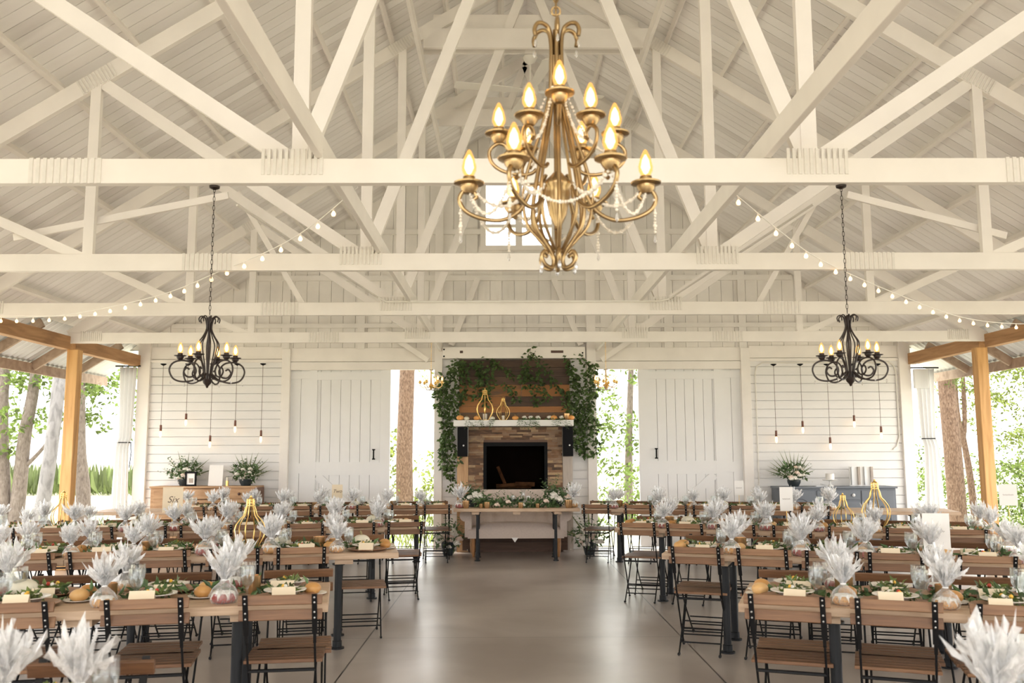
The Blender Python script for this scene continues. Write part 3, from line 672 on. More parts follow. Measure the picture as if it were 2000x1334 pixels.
def make_favour(red, seed):
    g = random.Random(seed)
    t = thing('wrapped_cake', 'cake favour', 'cake favour')
    k = MB(); n, m = 32, 8
    vs = []
    for i in range(n):
        a = 2*PI*i/n; fl = 1+.10*math.cos(8*a)
        for j in range(m):
            q = 2*PI*j/m; rr = .030*fl
            vs.append(((.036+rr*math.cos(q))*math.cos(a), (.036+rr*math.cos(q))*math.sin(a), .031+.030*math.sin(q)))
    k.add(vs, [(i*m+j, ((i+1)%n)*m+j, ((i+1)%n)*m+(j+1)%m, i*m+(j+1)%m) for i in range(n) for j in range(m)])
    cake = k.build('bundt_cake', M['cake_red' if red else 'cake_gold'], t, smooth=60)
    ic = MB(); vs = []; m2 = 7
    for i in range(n):
        a = 2*PI*i/n; fl = 1+.10*math.cos(8*a); lo = -.35 if math.cos(8*a) > .35 else .75
        for j in range(m2):
            q = lo + (2.5-lo)*j/(m2-1); rr = .0325*fl
            vs.append(((.036+rr*math.cos(q))*math.cos(a), (.036+rr*math.cos(q))*math.sin(a), .031+.0325*math.sin(q)))
    ic.add(vs, [(i*m2+j, ((i+1)%n)*m2+j, ((i+1)%n)*m2+j+1, i*m2+j+1) for i in range(n) for j in range(m2-1)])
    ic.build('icing', M['icing'], cake, smooth=60)
    p = MB(); n = 26; rings = [(.058, .001), (.068, .018), (.073, .045), (.055, .080), (.026, .108), (.013, .122)]
    vs = []
    for (r_, z) in rings:
        for i in range(n):
            a = 2*PI*i/n; q = 1 + (.10 if i % 2 else -.06) + g.uniform(-.05, .05); vs.append((r_*q*math.cos(a), r_*q*math.sin(a), z))
    p.add(vs, [(k_*n+i, k_*n+(i+1)%n, (k_+1)*n+(i+1)%n, (k_+1)*n+i) for k_ in range(len(rings)-1) for i in range(n)])
    p.build('cellophane_pouch', M['pouch'], t)
    c = MB()
    for i in range(58):
        a = g.uniform(0, 2*PI); lean = g.uniform(.0, .78)**1.1*1.2; H = g.uniform(.10, .215)*(1-.18*lean); wd = g.uniform(.005, .028)
        d = Vector((math.cos(a)*lean+g.uniform(-.1,.1), math.sin(a)*lean+g.uniform(-.1,.1), 1)).normalized(); sd = Vector((-math.sin(a), math.cos(a), 0)); nn = d.cross(sd)
        b0 = Vector((.010*math.cos(a), .010*math.sin(a), .119)); m1 = b0 + d*H*.5 + nn*g.uniform(-.012,.012); tp = b0 + d*H + Vector((math.cos(a), math.sin(a), -.3))*g.uniform(-.01, .035)
        c.add([b0 - sd*.003, b0 + sd*.003, m1 - sd*wd*.6, m1 + nn*wd*.6, m1 + sd*wd*.6, tp - sd*wd*g.uniform(.3,1.1) - d*g.uniform(0, .05), tp + nn*wd*.8 + d*g.uniform(-.01, .03), tp + sd*wd*g.uniform(.3,1.1) - d*g.uniform(0, .06)], [(0,3,2),(0,1,3),(1,4,3),(2,3,6,5),(3,4,7,6)])
    c.build('cellophane_ruffle', M['cello'], t)
    r_ = MB(); r_.lathe([(.014, .116), (.018, .121), (.014, .127)], 10); r_.build('tie', M['ribbon'], t, smooth=60)
    return t
def make_goblet():
    t = thing('water_goblet', 'goblet', 'goblet'); b = MB()
    b.lathe([(.034, .0), (.033, .004), (.008, .008), (.006, .03), (.008, .055), (.010, .058), (.024, .066), (.036, .09), (.040, .12), (.038, .165), (.0365, .165), (.0385, .12), (.0345, .092), (.022, .069), (.0, .064)], 20)
    b.build('glass', M['glass'], t, smooth=50)
    b = MB(); b.lathe([(.0, .0655), (.0215, .070), (.0335, .093), (.037, .118), (.0368, .128), (0, .128)], 20); b.build('water', M['water'], t, smooth=50)
    return t
def make_setting(seed):
    g = random.Random(seed)
    ch = thing('charger_plate', 'charger', 'charger plate'); b = MB(); b.lathe([(0, .004), (.11, .004), (.155, .016), (.158, .019), (.154, .021), (.112, .010), (0, .009)], 32); b.build('rim', M['charger'], ch, smooth=40)
    bo = thing('salad_bowl', 'bowl', 'salad bowl'); b = MB(); b.lathe([(0, 0), (.05, 0), (.085, .028), (.112, .034), (.112, .038), (.083, .033), (.05, .006), (0, .006)], 28); b.build('bowl', M['plateware'], bo, smooth=40)
    s = MB(); scatter_leaves(s, (0, 0, .034), (.080, .080, .016), 64, .042, .022, g)
    sa = s.build('salad', M['greens'], bo)
    for nm, mm, k in (('tomato', 'veg_y', 1 + seed % 2), ('tomato', 'veg_r', 1 if seed == 22 else 0), ('cheese', 'veg_w', 1)):
        for _ in range(k):
            v = MB(); v.ball((g.uniform(-.05, .05), g.uniform(-.06, .02), .050), .011, 8, 6); v.build(nm, M[mm], sa, smooth=60)
    bp = thing('bread_plate', 'plate', 'bread plate'); b = MB(); b.lathe([(0, 0), (.045, 0), (.078, .010), (.078, .013), (.045, .004), (0, .004)], 24); b.build('dish', M['plateware'], bp, smooth=40)
    ro = MB(); n, m = 16, 9; vs = []
    ro.ball((0, 0, .030), .046, 16, 10, (1.12, .95, .72)); ro = ro.build('bread_roll', M['roll'], smooth=80); tag(ro, 'roll', 'bread roll')
    pc = thing('place_card', 'card', 'place card'); b = MB()
    b.add([(-.055, -.028, 0), (.055, -.028, 0), (.055, 0, .058), (-.055, 0, .058), (-.055, .026, 0), (.055, .026, 0)], [(0, 1, 2, 3), (3, 2, 5, 4)])
    co = b.build('card', M['card'], pc)
    k = MB(); 
    for q in range(7): x = -.03+q*.009; k.add([(x, -.0285+.0145*1, .0295), (x+.006, -.0285+.0145, .0295), (x+.007, -.0125+.0, .034), (x+.001, -.0125, .034)], [(0, 1, 2, 3)])
    return ch, bo, bp, ro, pc
chair = Maker(make_chair())
FV = [Maker(make_favour(False, 11)), Maker(make_favour(True, 12)), Maker(make_favour(False, 13)), Maker(make_favour(True, 14))]
goblet = Maker(make_goblet())
SET = [[Maker(o) for o in make_setting(s)] for s in (21, 22, 23)]
def make_pumpkin():
    t = thing('white_pumpkin', 'pumpkin', 'pumpkin'); b = MB(); vs = []; n, m = 32, 10
    for i in range(m+1):
        a = PI*i/m
        for j in range(n):
            q = 2*PI*j/n; r_ = .075*math.sin(a)*(1-.07*abs(math.cos(4*q))**4); vs.append((r_*math.cos(q), r_*math.sin(q), .05-.05*math.cos(a)))
    b.add(vs, [(i*n+j, i*n+(j+1)%n, (i+1)*n+(j+1)%n, (i+1)*n+j) for i in range(m) for j in range(n)]); b.build('flesh', M['pumpkin'], t, smooth=60)
    b = MB(); b.tube([(0, 0, .095), (.004, 0, .115), (.014, 0, .128)], [.011, .008, .009], 7); b.build('stem', M['pumpkin_stem'], t); return t
pumpkin = Maker(make_pumpkin())
def make_votive():
    t = thing('votive_holder', 'votive', 'votive'); b = MB(); b.lathe([(0, 0), (.030, 0), (.040, .03), (.042, .085), (.039, .085), (.036, .03), (0, .012)], 18); b.build('cup', M['amber'], t, smooth=40)
    b = MB(); b.lathe([(.030, .013), (.031, .04), (0, .042)], 12); b.build('candle', M['candle'], t, smooth=40)
    b = MB(); b.ball((0, 0, .052), .006, 6, 5, (1, 1, 1.8)); b.build('flame', M['flame'], t); return t
votive = Maker(make_votive())
def make_carafe():
    t = thing('glass_carafe', 'carafe', 'carafe'); b = MB(); b.lathe([(0, .002), (.05, .002), (.055, .02), (.052, .09), (.03, .15), (.022, .19), (.028, .225), (.042, .25), (.040, .25), (.026, .225), (.020, .19), (.028, .15), (.050, .09), (.053, .02), (0, .008)], 22); b.build('glass', M['glass'], t, smooth=50)
    b = MB(); b.lathe([(0, .009), (.049, .012), (.050, .085), (.036, .13), (0, .13)], 18); b.build('water', M['water'], t, smooth=50); return t
carafe = Maker(make_carafe())
def make_lantern():
    t = thing('gold_lantern', 'lantern', 'lantern', group=None)
    prof = [(.050, .0), (.085, .05), (.118, .11), (.125, .16), (.112, .21), (.080, .255), (.055, .28), (.046, .31), (.044, .325), (.030, .36), (.028, .415)]
    fine = []
    for k in range(len(prof)-1):
        for q in (0, .5): fine.append((prof[k][0]+(prof[k+1][0]-prof[k][0])*q, prof[k][1]+(prof[k+1][1]-prof[k][1])*q))
    fine.append(prof[-1])
    for k in range(6):
        a = 2*PI*k/6+.3; b = MB(); b.tube([(r_*math.cos(a), r_*math.sin(a), z) for r_, z in fine], .0055, 6); b.build('wire_rib', M['gold'], t, smooth=50)
    for (r_, z) in ((.050, .004), (.030, .362), (.031, .385), (.029, .408)):
        b = MB(); b.tube([(r_*math.cos(2*PI*i/20), r_*math.sin(2*PI*i/20), z) for i in range(21)], .0045, 6, False); b.build('ring', M['gold'], t, smooth=50)
    b = MB(); b.lathe([(.028, .41), (.018, .42), (.008, .432), (.009, .44), (0, .445)], 12); b.build('finial', M['gold'], t, smooth=50)
    b = MB(); b.lathe([(0, .006), (.052, .006), (.052, .010), (0, .010)], 20); b.build('base_plate', M['gold'], t, smooth=40)
    b = MB(); b.lathe([(.03, .010), (.03, .09), (0, .092)], 14); b.build('candle', M['candle'], t, smooth=40)
    return t
lantern = Maker(make_lantern())

# ------------------------------------------------------------------ the rows of tables
ROWS = [  # name, corner, angle, side, chair u list, tables, depth
 ('nearest left table row', (-1.12, 2.36), 10, -1, [.30, .92], 1),
 ('front left table row', (-1.07, 4.83), 10, -1, [.22, .88, 1.50], 1),
 ('second left table row', (-.99, 7.27), 10, -1, [.24, .75, 1.24, 1.74, 2.19, 2.66], 2),
 ('third left table row', (-1.08, 9.74), 10, -1, [.15, .62, 1.15, 1.70, 2.19, 2.67, 3.15, 3.60, 4.04], 2),
 ('rear left table row', (-.94, 12.98), 5, -1, [.17, .63, 1.11, 1.60, 2.08, 2.55, 3.02, 3.49], 2),
 ('nearest right table row', (1.05, 2.32), -19, 1, [.32, .88], 1),
 ('front right table row', (1.03, 4.77), -19, 1, [.25, .75, 1.25], 1),
 ('second right table row', (1.04, 7.13), -20, 1, [.27, .77, 1.22, 1.66, 2.22], 2),
 ('third right table row', (.97, 9.57), -19, 1, [.25, .75, 1.25, 1.76, 2.26, 2.76, 3.26], 2),
 ('rear right table row', (.95, 12.92), -12, 1, [.16, .76, 1.24, 1.65, 2.13, 2.59, 3.07], 2)]
TL, TD = 2.44, .80
ROWF = {}
tbl = Maker(make_table(TL, TD))
rg = random.Random(42)
def plate_leaves_garland(rowname, P, L, seed):
    g = random.Random(seed); b = MB()
    t = thing('greenery_garland', f"loose green garland down the middle of the {rowname}", 'garland', (0, 0, 0), 0, 'table garlands')
    u = .15
    while u < L-.1:
        c = P(u, TD*.5+g.uniform(-.03, .03), TH+.025); scatter_leaves(b, c, (.08, .06, .025), 16, .07, .03, g); u += g.uniform(.07, .16)
    b.build('leaves', M['garland'], t); return t
nset = 0
for ri, (rn, c0, ang, sg, us, nt) in enumerate(ROWS):
    a = R(ang); ux, uy = math.cos(a)*sg, math.sin(a)*sg; nx, ny = -math.sin(a), math.cos(a)
    P = lambda u, v, z, c0=c0, ux=ux, uy=uy, nx=nx, ny=ny: (c0[0]+ux*u+nx*v, c0[1]+uy*u+ny*v, z)
    ROWF[rn] = (P, a)
    near_row = ri in (0, 5)
    for k in range(nt):
        x = P((k if sg > 0 else k+1)*TL + .002*k, 0, 0)
        lab = f"pale plank table on black pipe legs, {rn}" + ('' if nt == 1 else (', aisle end' if k == 0 else ', outer end'))
        tbl.put(x, a, lab, 'plank dining tables')
    if not near_row: plate_leaves_garland(rn, P, nt*TL if nt == 1 else min(nt*TL, us[-1]+.5), 100+ri)
    for i, u in enumerate(us):
        for side in ('near', 'far'):
            if near_row and side == 'near': continue
            jit = rg.uniform(-.04, .04)
            rel = (.20 if side == 'near' else TD-.20)
            if near_row: jit = 0
            rot = a + (0 if side == 'near' else PI) + rg.uniform(-.05, .05)
            where = f"{side} side of {rn}, {ORD[i]} place from the aisle".replace(" table row", " row")
            if not (ri == 2 and i == 0 and side == 'near'): chair.put(P(u+(jit if side == 'far' else 0), rel, 0), rot, f"folding bistro chair, {where}", 'folding bistro chairs')
            if near_row and i == 1: pass
            v0 = .20 if side == 'near' else TD-.20
            sgv = 1 if side == 'near' else -1
            st_ = SET[nset % 3]; nset += 1
            st_[0].put(P(u, v0, TH), a, f"brown charger plate, {where}", 'charger plates')
            if not (side == 'far' and rg.random() < .25):
                st_[1].put(P(u+.01, v0+sgv*.02, TH+.011), rot+rg.uniform(-.6, .6), f"ivory salad bowl, {where}", 'salad bowls')
                cardv = v0 + sgv*.135*(-1 if rg.random() < .0 else 1)
            else: cardv = v0
            st_[4].put(P(u+rg.uniform(-.05, .05), (.085 if side == 'near' else TD-.385)+rg.uniform(-.01, .02), TH+(.012 if side == 'near' else 0)), a+rg.uniform(-.25, .25), f"folded ivory place card, {where}", 'place cards', rg.uniform(.95, 1.2))
            du = .245
            if i < len(us)-1 and us[i+1]-u > .62: du = .33
            fvi = rg.randrange(4)
            if not (near_row):
                FV[fvi].put(P(u+du+rg.uniform(-.02, .02), v0-sgv*.07+rg.uniform(-.02, .02), TH), rg.uniform(0, 6), f"{'red' if fvi % 2 else 'golden'} cake favour tied in cellophane, {where}".replace(' place', ''), 'cellophane cake favours', rg.uniform(.80, .98))
                goblet.put(P(u+du-.11+rg.uniform(-.02, .02), v0+sgv*.10, TH), 0, f"clear water goblet, {where}", 'water goblets')
            else:
                FV[fvi].put(P(*(((.03, .20), (.62, .30))[i] if sg > 0 else ((.19, .40), (.40, .44))[i]), TH), rg.uniform(0, 6), f"{'red' if fvi % 2 else 'golden'} cake favour tied in cellophane, {where}".replace(' place', ''), 'cellophane cake favours', 1.05 if sg > 0 else .9)
                goblet.put(P(u-.16, v0-.12, TH), 0, f"clear water goblet, {where}", 'water goblets')
            if side == 'near' or rg.random() < .5:
                bu = u-.215; 
                if bu < .09: bu = .09
                q = P(bu, v0+sgv*.12, TH); st_[2].put(q, 0, f"small bread plate, {where}", 'bread plates')
                st_[3].put((q[0], q[1], TH+.003), rg.uniform(0, 6), f"golden bread roll, {where}", 'bread rolls')
# centre pieces placed where the photo shows them: (kind, row, u, v, scale, words)
def on(rn, u, v=.4, z=TH): P, a = ROWF[rn]; return P(u, v, z)
LG = 'gold wire lanterns'
lantern.put(on('second left table row', 1.17, .44), .2, 'gold wire bulb lantern on the second left table row', LG, .98)
lantern.put(on('third left table row', 3.60, .42), .5, 'gold wire bulb lantern in front of the left honey timber post', LG, .92)
lantern.put(on('third right table row', 2.24, .40), .1, 'smaller gold wire lantern on the right before the slate sideboard', LG, .82)
lantern.put(on('third right table row', 2.55, .52), .7, 'taller gold wire lantern on the right before the slate sideboard', LG, 1.12)
lantern.put((-.475, F-.05, 2.02), .2, 'taller gold wire lantern on the white mantel', LG, 1.14)
lantern.put((-.19, F-.05, 2.02), .9, 'shorter gold wire lantern on the white mantel', LG, .83)
for rn, u, v in (('third right table row', 1.50, .38), ('second right table row', .98, .40), ('third left table row', 1.42, .40), ('rear left table row', .40, .45), ('rear right table row', .95, .45), ('third right table row', 3.05, .38)):
    carafe.put(on(rn, u, v), 0, f"clear glass carafe of water in the middle of the {rn}" + ('' if u < 3 else ', outer part'), 'glass carafes')
for rn, lst in {'front left table row': (.42, 1.15), 'second left table row': (.62, .50, 1.95), 'third left table row': (.9, 2.0, 3.3), 'front right table row': (.52, 1.0), 'second right table row': (.55, 1.45, 1.95), 'third right table row': (.5, 1.05, 2.0), 'rear left table row': (.8, 1.9), 'rear right table row': (.45, 1.45)}.items():
    for k, u in enumerate(lst): votive.put(on(rn, u, .40+.03*(-1)**k), 0, f"amber glass votive on the {rn}, {ORD[k]} from the aisle" if rn != 'second left table row' else f"amber glass votive on the second left table row, {('first','third','second')[0] if k == 1 else ('second' if k == 0 else 'third')} from the aisle", 'amber votives', 1.0 if k else 1.15)
for rn, lst in {'front left table row': (1.62,), 'second left table row': (.92, .28), 'third left table row': (.45, 2.9), 'front right table row': (1.5,), 'second right table row': (2.0,), 'third right table row': (.68,), 'rear left table row': (1.35,), 'rear right table row': (1.9,)}.items():
    for k, u in enumerate(lst): pumpkin.put(on(rn, u, .52), u*9, f"small white pumpkin in the middle of the {rn}" + ('' if len(lst) == 1 else (', nearer the aisle' if u == min(lst) else ', farther from the aisle')), 'small white pumpkins')
def number_card(loc, rz, wd, hh, zc_, kraft, label, text=None, lean=0.0):
    t = thing('table_number', label, 'table number card', loc, rz, 'table number cards')
    b = MB(); b.box((0, 0, zc_), (wd, .004, hh)); cd = b.build('card', M['card'] if kraft else M['whitecard'], t)
    b = MB(); b.tube([(0, .006, .02), (0, .006, zc_-hh*.35)], .0035, 6); b.lathe([(0, 0), (.03, 0), (.028, .016), (0, .02)], 14); b.build('holder', M['gold'], t)
    if text:
        cu = bpy.data.curves.new('lettering', 'FONT'); cu.body = text; cu.size = hh*.36; cu.align_x = 'CENTER'; cu.align_y = 'CENTER'; cu.shear = .35; cu.extrude = .0006; cu.materials.append(M['ink'])
        tmp = bpy.data.objects.new('tmp', cu); C.objects.link(tmp); bpy.context.view_layer.update()
        me = bpy.data.meshes.new_from_object(tmp.evaluated_get(bpy.context.evaluated_depsgraph_get())); bpy.data.objects.remove(tmp)
        o = bpy.data.objects.new('lettering', me); C.objects.link(o); o.parent = cd; o.location = (0, -.0030, zc_); o.rotation_euler = (R(90), 0, 0)
    else:
        b = MB(); pts = [(-wd*.3+wd*.6*k/24, -.0035, zc_+.006*math.sin(k*1.9)*(1+.5*math.sin(k))) for k in range(25)]; b.tube(pts, .0009, 4); b.build('lettering', M['cord'], cd)
rl = 'third left table row'
number_card(on(rl, 2.52, .36), ROWF[rl][1]+.1, .20, .26, .30, True, 'kraft table number card reading Six on the third left table row', 'Six')
number_card(on('rear left table row', 1.60, .42), ROWF['rear left table row'][1], .15, .19, .24, True, 'kraft table number card reading Two on the rear left table row', 'Two')
number_card(on('rear right table row', 2.12, .42), -.1, .13, .20, .28, False, 'small white number card on the rear right table row')
number_card(on('third right table row', 1.70, .34), ROWF['third right table row'][1]+.25, .13, .24, .30, False, 'white number card on a gold stick on the third right table row')
number_card(on('second right table row', 1.96, .30), ROWF['second right table row'][1]+.15, .185, .26, .19, False, 'large white number card on the second right table row')
number_card(on('third right table row', 3.72, .40), -.2, .16, .20, .36, False, 'white number card near the right honey timber post')

# head table
ht = tbl.put((-.89, 13.03, 0), 0, 'pale plank head table in front of the settee', 'plank dining tables'); ht.scale = (.73, .875, 1.0)
g = random.Random(5)
t = thing('greenery_garland', 'green garland with roses along the front of the head table', 'garland', (0, 13.25, TH)); b = MB()
for k in range(20): scatter_leaves(b, (-.55+k*.058, g.uniform(-.04, .08), .05+g.uniform(0, .04)), (.07, .06, .05), 22, .08, .035, g)
for k in range(12): sprig(b, (-.5+k*.095, .1, .06), (g.uniform(-.7, .7), .25, .8), g.uniform(.14, .26), 7, .04, .016, g, .5)
b.build('leaves', M['garland'], t)
for k, (x, z, m_) in enumerate(((-.28, .05, 'blush'), (-.12, .09, 'blush'), (.0-.03+.16-.05, .05, 'petal'), (.42, .10, 'blush'), (.62, .12, 'petal'))):
    b = MB(); rose(b, (x, -.12, z), .045, g); b.build('rose', M[m_], t, smooth=60)
for k, x in enumerate((-.42, -.50, .06, .30, .74, -.72)): votive.put((x, 13.12+.03*(k % 2), TH), 0, ['amber votive left of the roses on the head table', 'amber votive beside the left edge of the garland on the head table', 'amber votive at the middle of the head table', 'amber votive right of the middle of the head table', 'tall amber votive at the right end of the head table', 'amber votive at the far left end of the head table'][k], 'amber votives', [1, .7, .9, .7, 1.3, 1.2][k])
carafe.put((.10, 13.36, TH), 0, 'clear glass carafe in the middle of the head table', 'glass carafes', 1.0)
FV[1].put((-.80, 13.2, TH), 1, 'red cake favour in cellophane at the left end of the head table', 'cellophane cake favours', 1.1)
FV[0].put((.81, 13.25, TH), 2, 'golden cake favour in cellophane at the right end of the head table', 'cellophane cake favours', 1.1)
goblet.put((-.05, 13.3, TH), 0, 'clear water goblet left of the carafe on the head table', 'water goblets'); goblet.put((.17, 13.25, TH), 0, 'clear water goblet right of the carafe on the head table', 'water goblets')

# flower arrangements
def arrangement(name, label, loc, Rw, H, nfl, seed, bowl=True, palms=9, group='flower arrangements', blush=.25, base=.10, rs=1.0):
    g = random.Random(seed); t = thing(name, label, 'flower arrangement', loc, 0, group)
    if bowl: b = MB(); b.lathe([(0, 0), (.07, 0), (.10, base*.6), (.105, base), (.09, base), (0, base*.7)], 20); b.build('bowl', M['vase'], t, smooth=40)
    lf = MB(); scatter_leaves(lf, (0, 0, H*.45), (Rw*.62, Rw*.4, H*.32), 150, .09, .04, g)
    for k in range(16):
        a = g.uniform(0, PI); sprig(lf, (0, 0, base), (math.cos(a), g.uniform(-.5, .3), .35+.9*math.sin(a)), g.uniform(.7, 1.0)*Rw*1.05, 9, .05, .02, g, .35)
    lf.build('greenery', M['garland'], t)
    if palms:
        pm = MB()
        for k in range(palms):
            a = PI*(.12+.76*k/(palms-1)); d = Vector((math.cos(a), .25, math.sin(a))).normalized(); L = H*g.uniform(.85, 1.05)*(1 if bowl else .9)
            pm.leaf((0, .05, base), d, L, .022, (.3, -1, .2), .04)
        pm.build('palm_fan', M['palm'], t)
    for k in range(nfl):
        a = g.uniform(0, 2*PI); q = math.sqrt(g.random())*.8
        b = MB(); rose(b, (Rw*.55*q*math.cos(a), -.06-.08*g.random(), H*.42+H*.26*q*math.sin(a)), g.uniform(.03, .05)*rs, g); b.build('rose', M['blush'] if g.random() < blush else M['petal'], t, smooth=60)
    bb = MB()
    for k in range(60): bb.ball((g.gauss(0, Rw*.28), -.08+g.uniform(-.05, .05), H*.38+g.gauss(0, H*.14)), .008, 5, 4)
    bb.build('filler_blossom', M['petal'], t)
    return t

# ------------------------------------------------------------------ dresser and sideboard
def dresser():
    t = thing('dresser', 'honey oak bow fronted dresser against the left shiplap wall', 'dresser', (-4.82, 14.27, 0), 0)
    Wd, D, H = 1.62, .42, 1.02
    b = MB(); b.bx(-Wd/2, Wd/2-.02, 0, D, .08, H-.025); b.build('carcass', M['dresser'], t, bevel=.006)
    b = MB(); b.bx(Wd/2-.02, Wd/2+.02, -.005, D, .05, H-.025); b.build('end_panel', M['dresser_dark'], t, bevel=.004)
    b = MB(); n = 16; pts = []
    for k in range(n+1):
        x = -.33+.66*k/n*1.0; pts.append((x, -.06*math.cos((x/.33)*PI/2)))
    vs = []; 
    for z in (H-.025, H): vs += [(-Wd/2-.015, -.02, z)] + [(x, y-.02, z) for x, y in pts] + [(Wd/2+.015, -.02, z), (Wd/2+.015, D, z), (-Wd/2-.015, D, z)]
    m = len(vs)//2; b.add(vs, [tuple(range(m))[::-1], tuple(range(m, 2*m))] + [(k, (k+1) % m, m+(k+1) % m, m+k) for k in range(m)]); b.build('top', M['dresser'], t, bevel=.004)
    def drawer(x0, x1, z0, z1, bow, ks):
        b = MB(); n = 10; vs = []
        for z in (z0, z1):
            for k in range(n+1):
                x = x0+(x1-x0)*k/n; vs.append((x, -.012-(.06*math.cos((x/.33)*PI/2) if bow else 0), z))
            vs += [(x1, .01, z), (x0, .01, z)]
        m = n+3; b.add(vs, [tuple(range(m))[::-1], tuple(range(m, 2*m))] + [(k, (k+1) % m, m+(k+1) % m, m+k) for k in range(m)])
        d = b.build('drawer', M['dresser'], t, bevel=.004)
        for x in ks:
            q = -.02-(.06*math.cos((x/.33)*PI/2) if bow else 0); k = MB(); k.ball((x, q-.008, (z0+z1)/2), .022, 10, 8, (1, .8, 1)); k.build('knob', M['knob'], d, smooth=60)
    drawer(-.76, -.38, .83, .975, False, (-.57,)); drawer(.36, .76, .83, .975, False, (.56,))
    for z0, z1 in ((.83, .975), (.66, .815), (.48, .645), (.30, .465)): drawer(-.33, .33, z0, z1, True, (-.23, .23))
    for s, x0, x1 in ((-1, -.76, -.38), (1, .36, .76)):
        b = MB(); b.bx(x0, x1, -.014, .0, .14, .80); b.bx(x0+.05, x1-.05, -.022, -.012, .19, .72); b.build('door', M['dresser'], t, bevel=.005)
    for x in (-.76, .76):
        for yy in (.03, D-.04): b = MB(); b.box((x, yy, .04), (.05, .05, .08)); b.build('leg', M['dresser'], t)
    return t
dresser()
def sideboard():
    t = thing('sideboard', 'slate blue painted sideboard against the right shiplap wall', 'sideboard', (4.99, 14.25, 0), 0)
    Wd, D, H = 1.80, .45, .98
    b = MB(); b.bx(-Wd/2, Wd/2, 0, D, .10, H-.03); b.build('carcass', M['greypaint'], t, bevel=.008)
    b = MB(); b.bx(-Wd/2-.02, Wd/2+.02, -.03, D, H-.03, H); b.build('top', M['greypaint'], t, bevel=.006)
    for x0, x1 in ((-.86, -.36), (.36, .86)):
        b = MB(); b.bx(x0, x1, -.014, .0, .14, H-.06)
        d = b.build('door', M['greypaint'], t, bevel=.005); cx = (x0+x1)/2; a = MB()
        a.tube([(cx-.19, -.016, .3)]+[(cx-.19*math.cos(PI*k/14), -.016, .62+.18*math.sin(PI*k/14)) for k in range(15)]+[(cx+.19, -.016, .3)], .010, 6); a.build('arched_moulding', M['greypaint'], d, smooth=50)
        a = MB()
        for k in range(3):
            sgx = (k-1)*.06; a.tube([(cx+sgx+.028*math.cos(q*.55)*(1-q/16), -.017, .66+.028*math.sin(q*.55)*(1-q/16)) for q in range(13)], .006, 5)
        a.build('carved_scroll', M['greypaint'], d, smooth=50)
        a = MB(); a.bx(x1-.04 if x0 < 0 else x0+.025, x1-.025 if x0 < 0 else x0+.04, -.03, -.014, .50, .60); a.build('pull', M['black'], d)
    b = MB(); b.bx(-.33, .33, -.014, 0, H-.20, H-.06); d = b.build('drawer', M['greypaint'], t, bevel=.005)
    for x in (-.23, .23): k = MB(); k.ball((x, -.03, H-.13), .026, 12, 8, (1, .7, 1)); k.build('knob', M['whiteknob'], d, smooth=60)
    b = MB(); b.bx(-.33, .33, -.014, 0, .14, H-.225); b.bx(-.28, .28, -.022, -.01, .19, H-.28); b.build('door', M['greypaint'], t, bevel=.005)
    for x in (-.84, .84):
        for yy in (.04, D-.05): b = MB(); b.lathe([(.02, 0), (.028, .05), (.035, .10)], 10, (x, yy, 0), True); b.build('leg', M['greypaint'], t)
sideboard()
arrangement('flower_arrangement', 'loose white rose and greenery arrangement at the left end of the oak dresser', (-5.20, 14.52, 1.02), .42, .50, 9, 31, palms=7)
arrangement('flower_arrangement', 'white flowers with fan palm at the right end of the oak dresser', (-4.22, 14.46, 1.02), .34, .46, 7, 32, palms=12)
arrangement('flower_arrangement', 'dense white rose arrangement with pointed palm fan on the slate sideboard', (4.36, 14.40, .98), .36, .50, 12, 33, palms=15)
arrangement('flower_arrangement', 'cream roses at the back left corner of the head table', (-.62, 13.52, TH), .30, .32, 7, 34, palms=0, blush=.3, rs=1.2)
arrangement('flower_arrangement', 'full cream rose arrangement at the back right corner of the head table', (.60, 13.52, TH), .36, .36, 11, 35, palms=0, blush=.3, rs=1.25)
arrangement('flower_arrangement', 'blush and white flowers on the floor left of the settee', (-1.02, 13.92, 0), .40, .62, 18, 36, palms=0, blush=.4, base=.2, rs=1.3)
arrangement('flower_arrangement', 'cream flowers and dark greenery on the floor right of the settee', (1.10, 13.90, 0), .44, .66, 17, 37, palms=5, blush=.3, base=.2, rs=1.3)
# objects on dresser
t = thing('picture_frame', 'black picture frame with pale picture on the oak dresser', 'picture frame', (-5.05, 14.36, 1.02), R(-6))
b = MB()
for a in ((-.09,-.065,0,.22),(.065,.09,0,.22),(-.065,.065,.195,.22),(-.065,.065,0,.025)): b.bx(a[0], a[1], -.01, .012, a[2], a[3])
b.build('frame', M['black'], t); b = MB(); b.bx(-.066, .066, .002, .006, .02, .2); b.build('picture', M['whitecard'], t)
b = MB(); b.bx(-.03, .04, .0, .003, .05, .12); b.build('figure', M['pil_g'], t)
b = MB(); b.box((-4.68, 14.42, 1.18), (.22, .008, .32), rx=R(-8)); tag(b.build('sign_card', M['whitecard']), 'tall blank white sign card leaning on the oak dresser', 'sign card')
t = thing('pillar_candle', 'slim gold and ivory candle beside the white sign card', 'candle', (-4.50, 14.42, 1.02)); b = MB(); b.lathe([(.024, 0), (.024, .08), (0, .08)], 14); b.build('holder', M['gold'], t, smooth=40); b = MB(); b.lathe([(.018, .08), (.018, .13), (0, .132)], 14); b.build('wax', M['candle'], t, smooth=40)
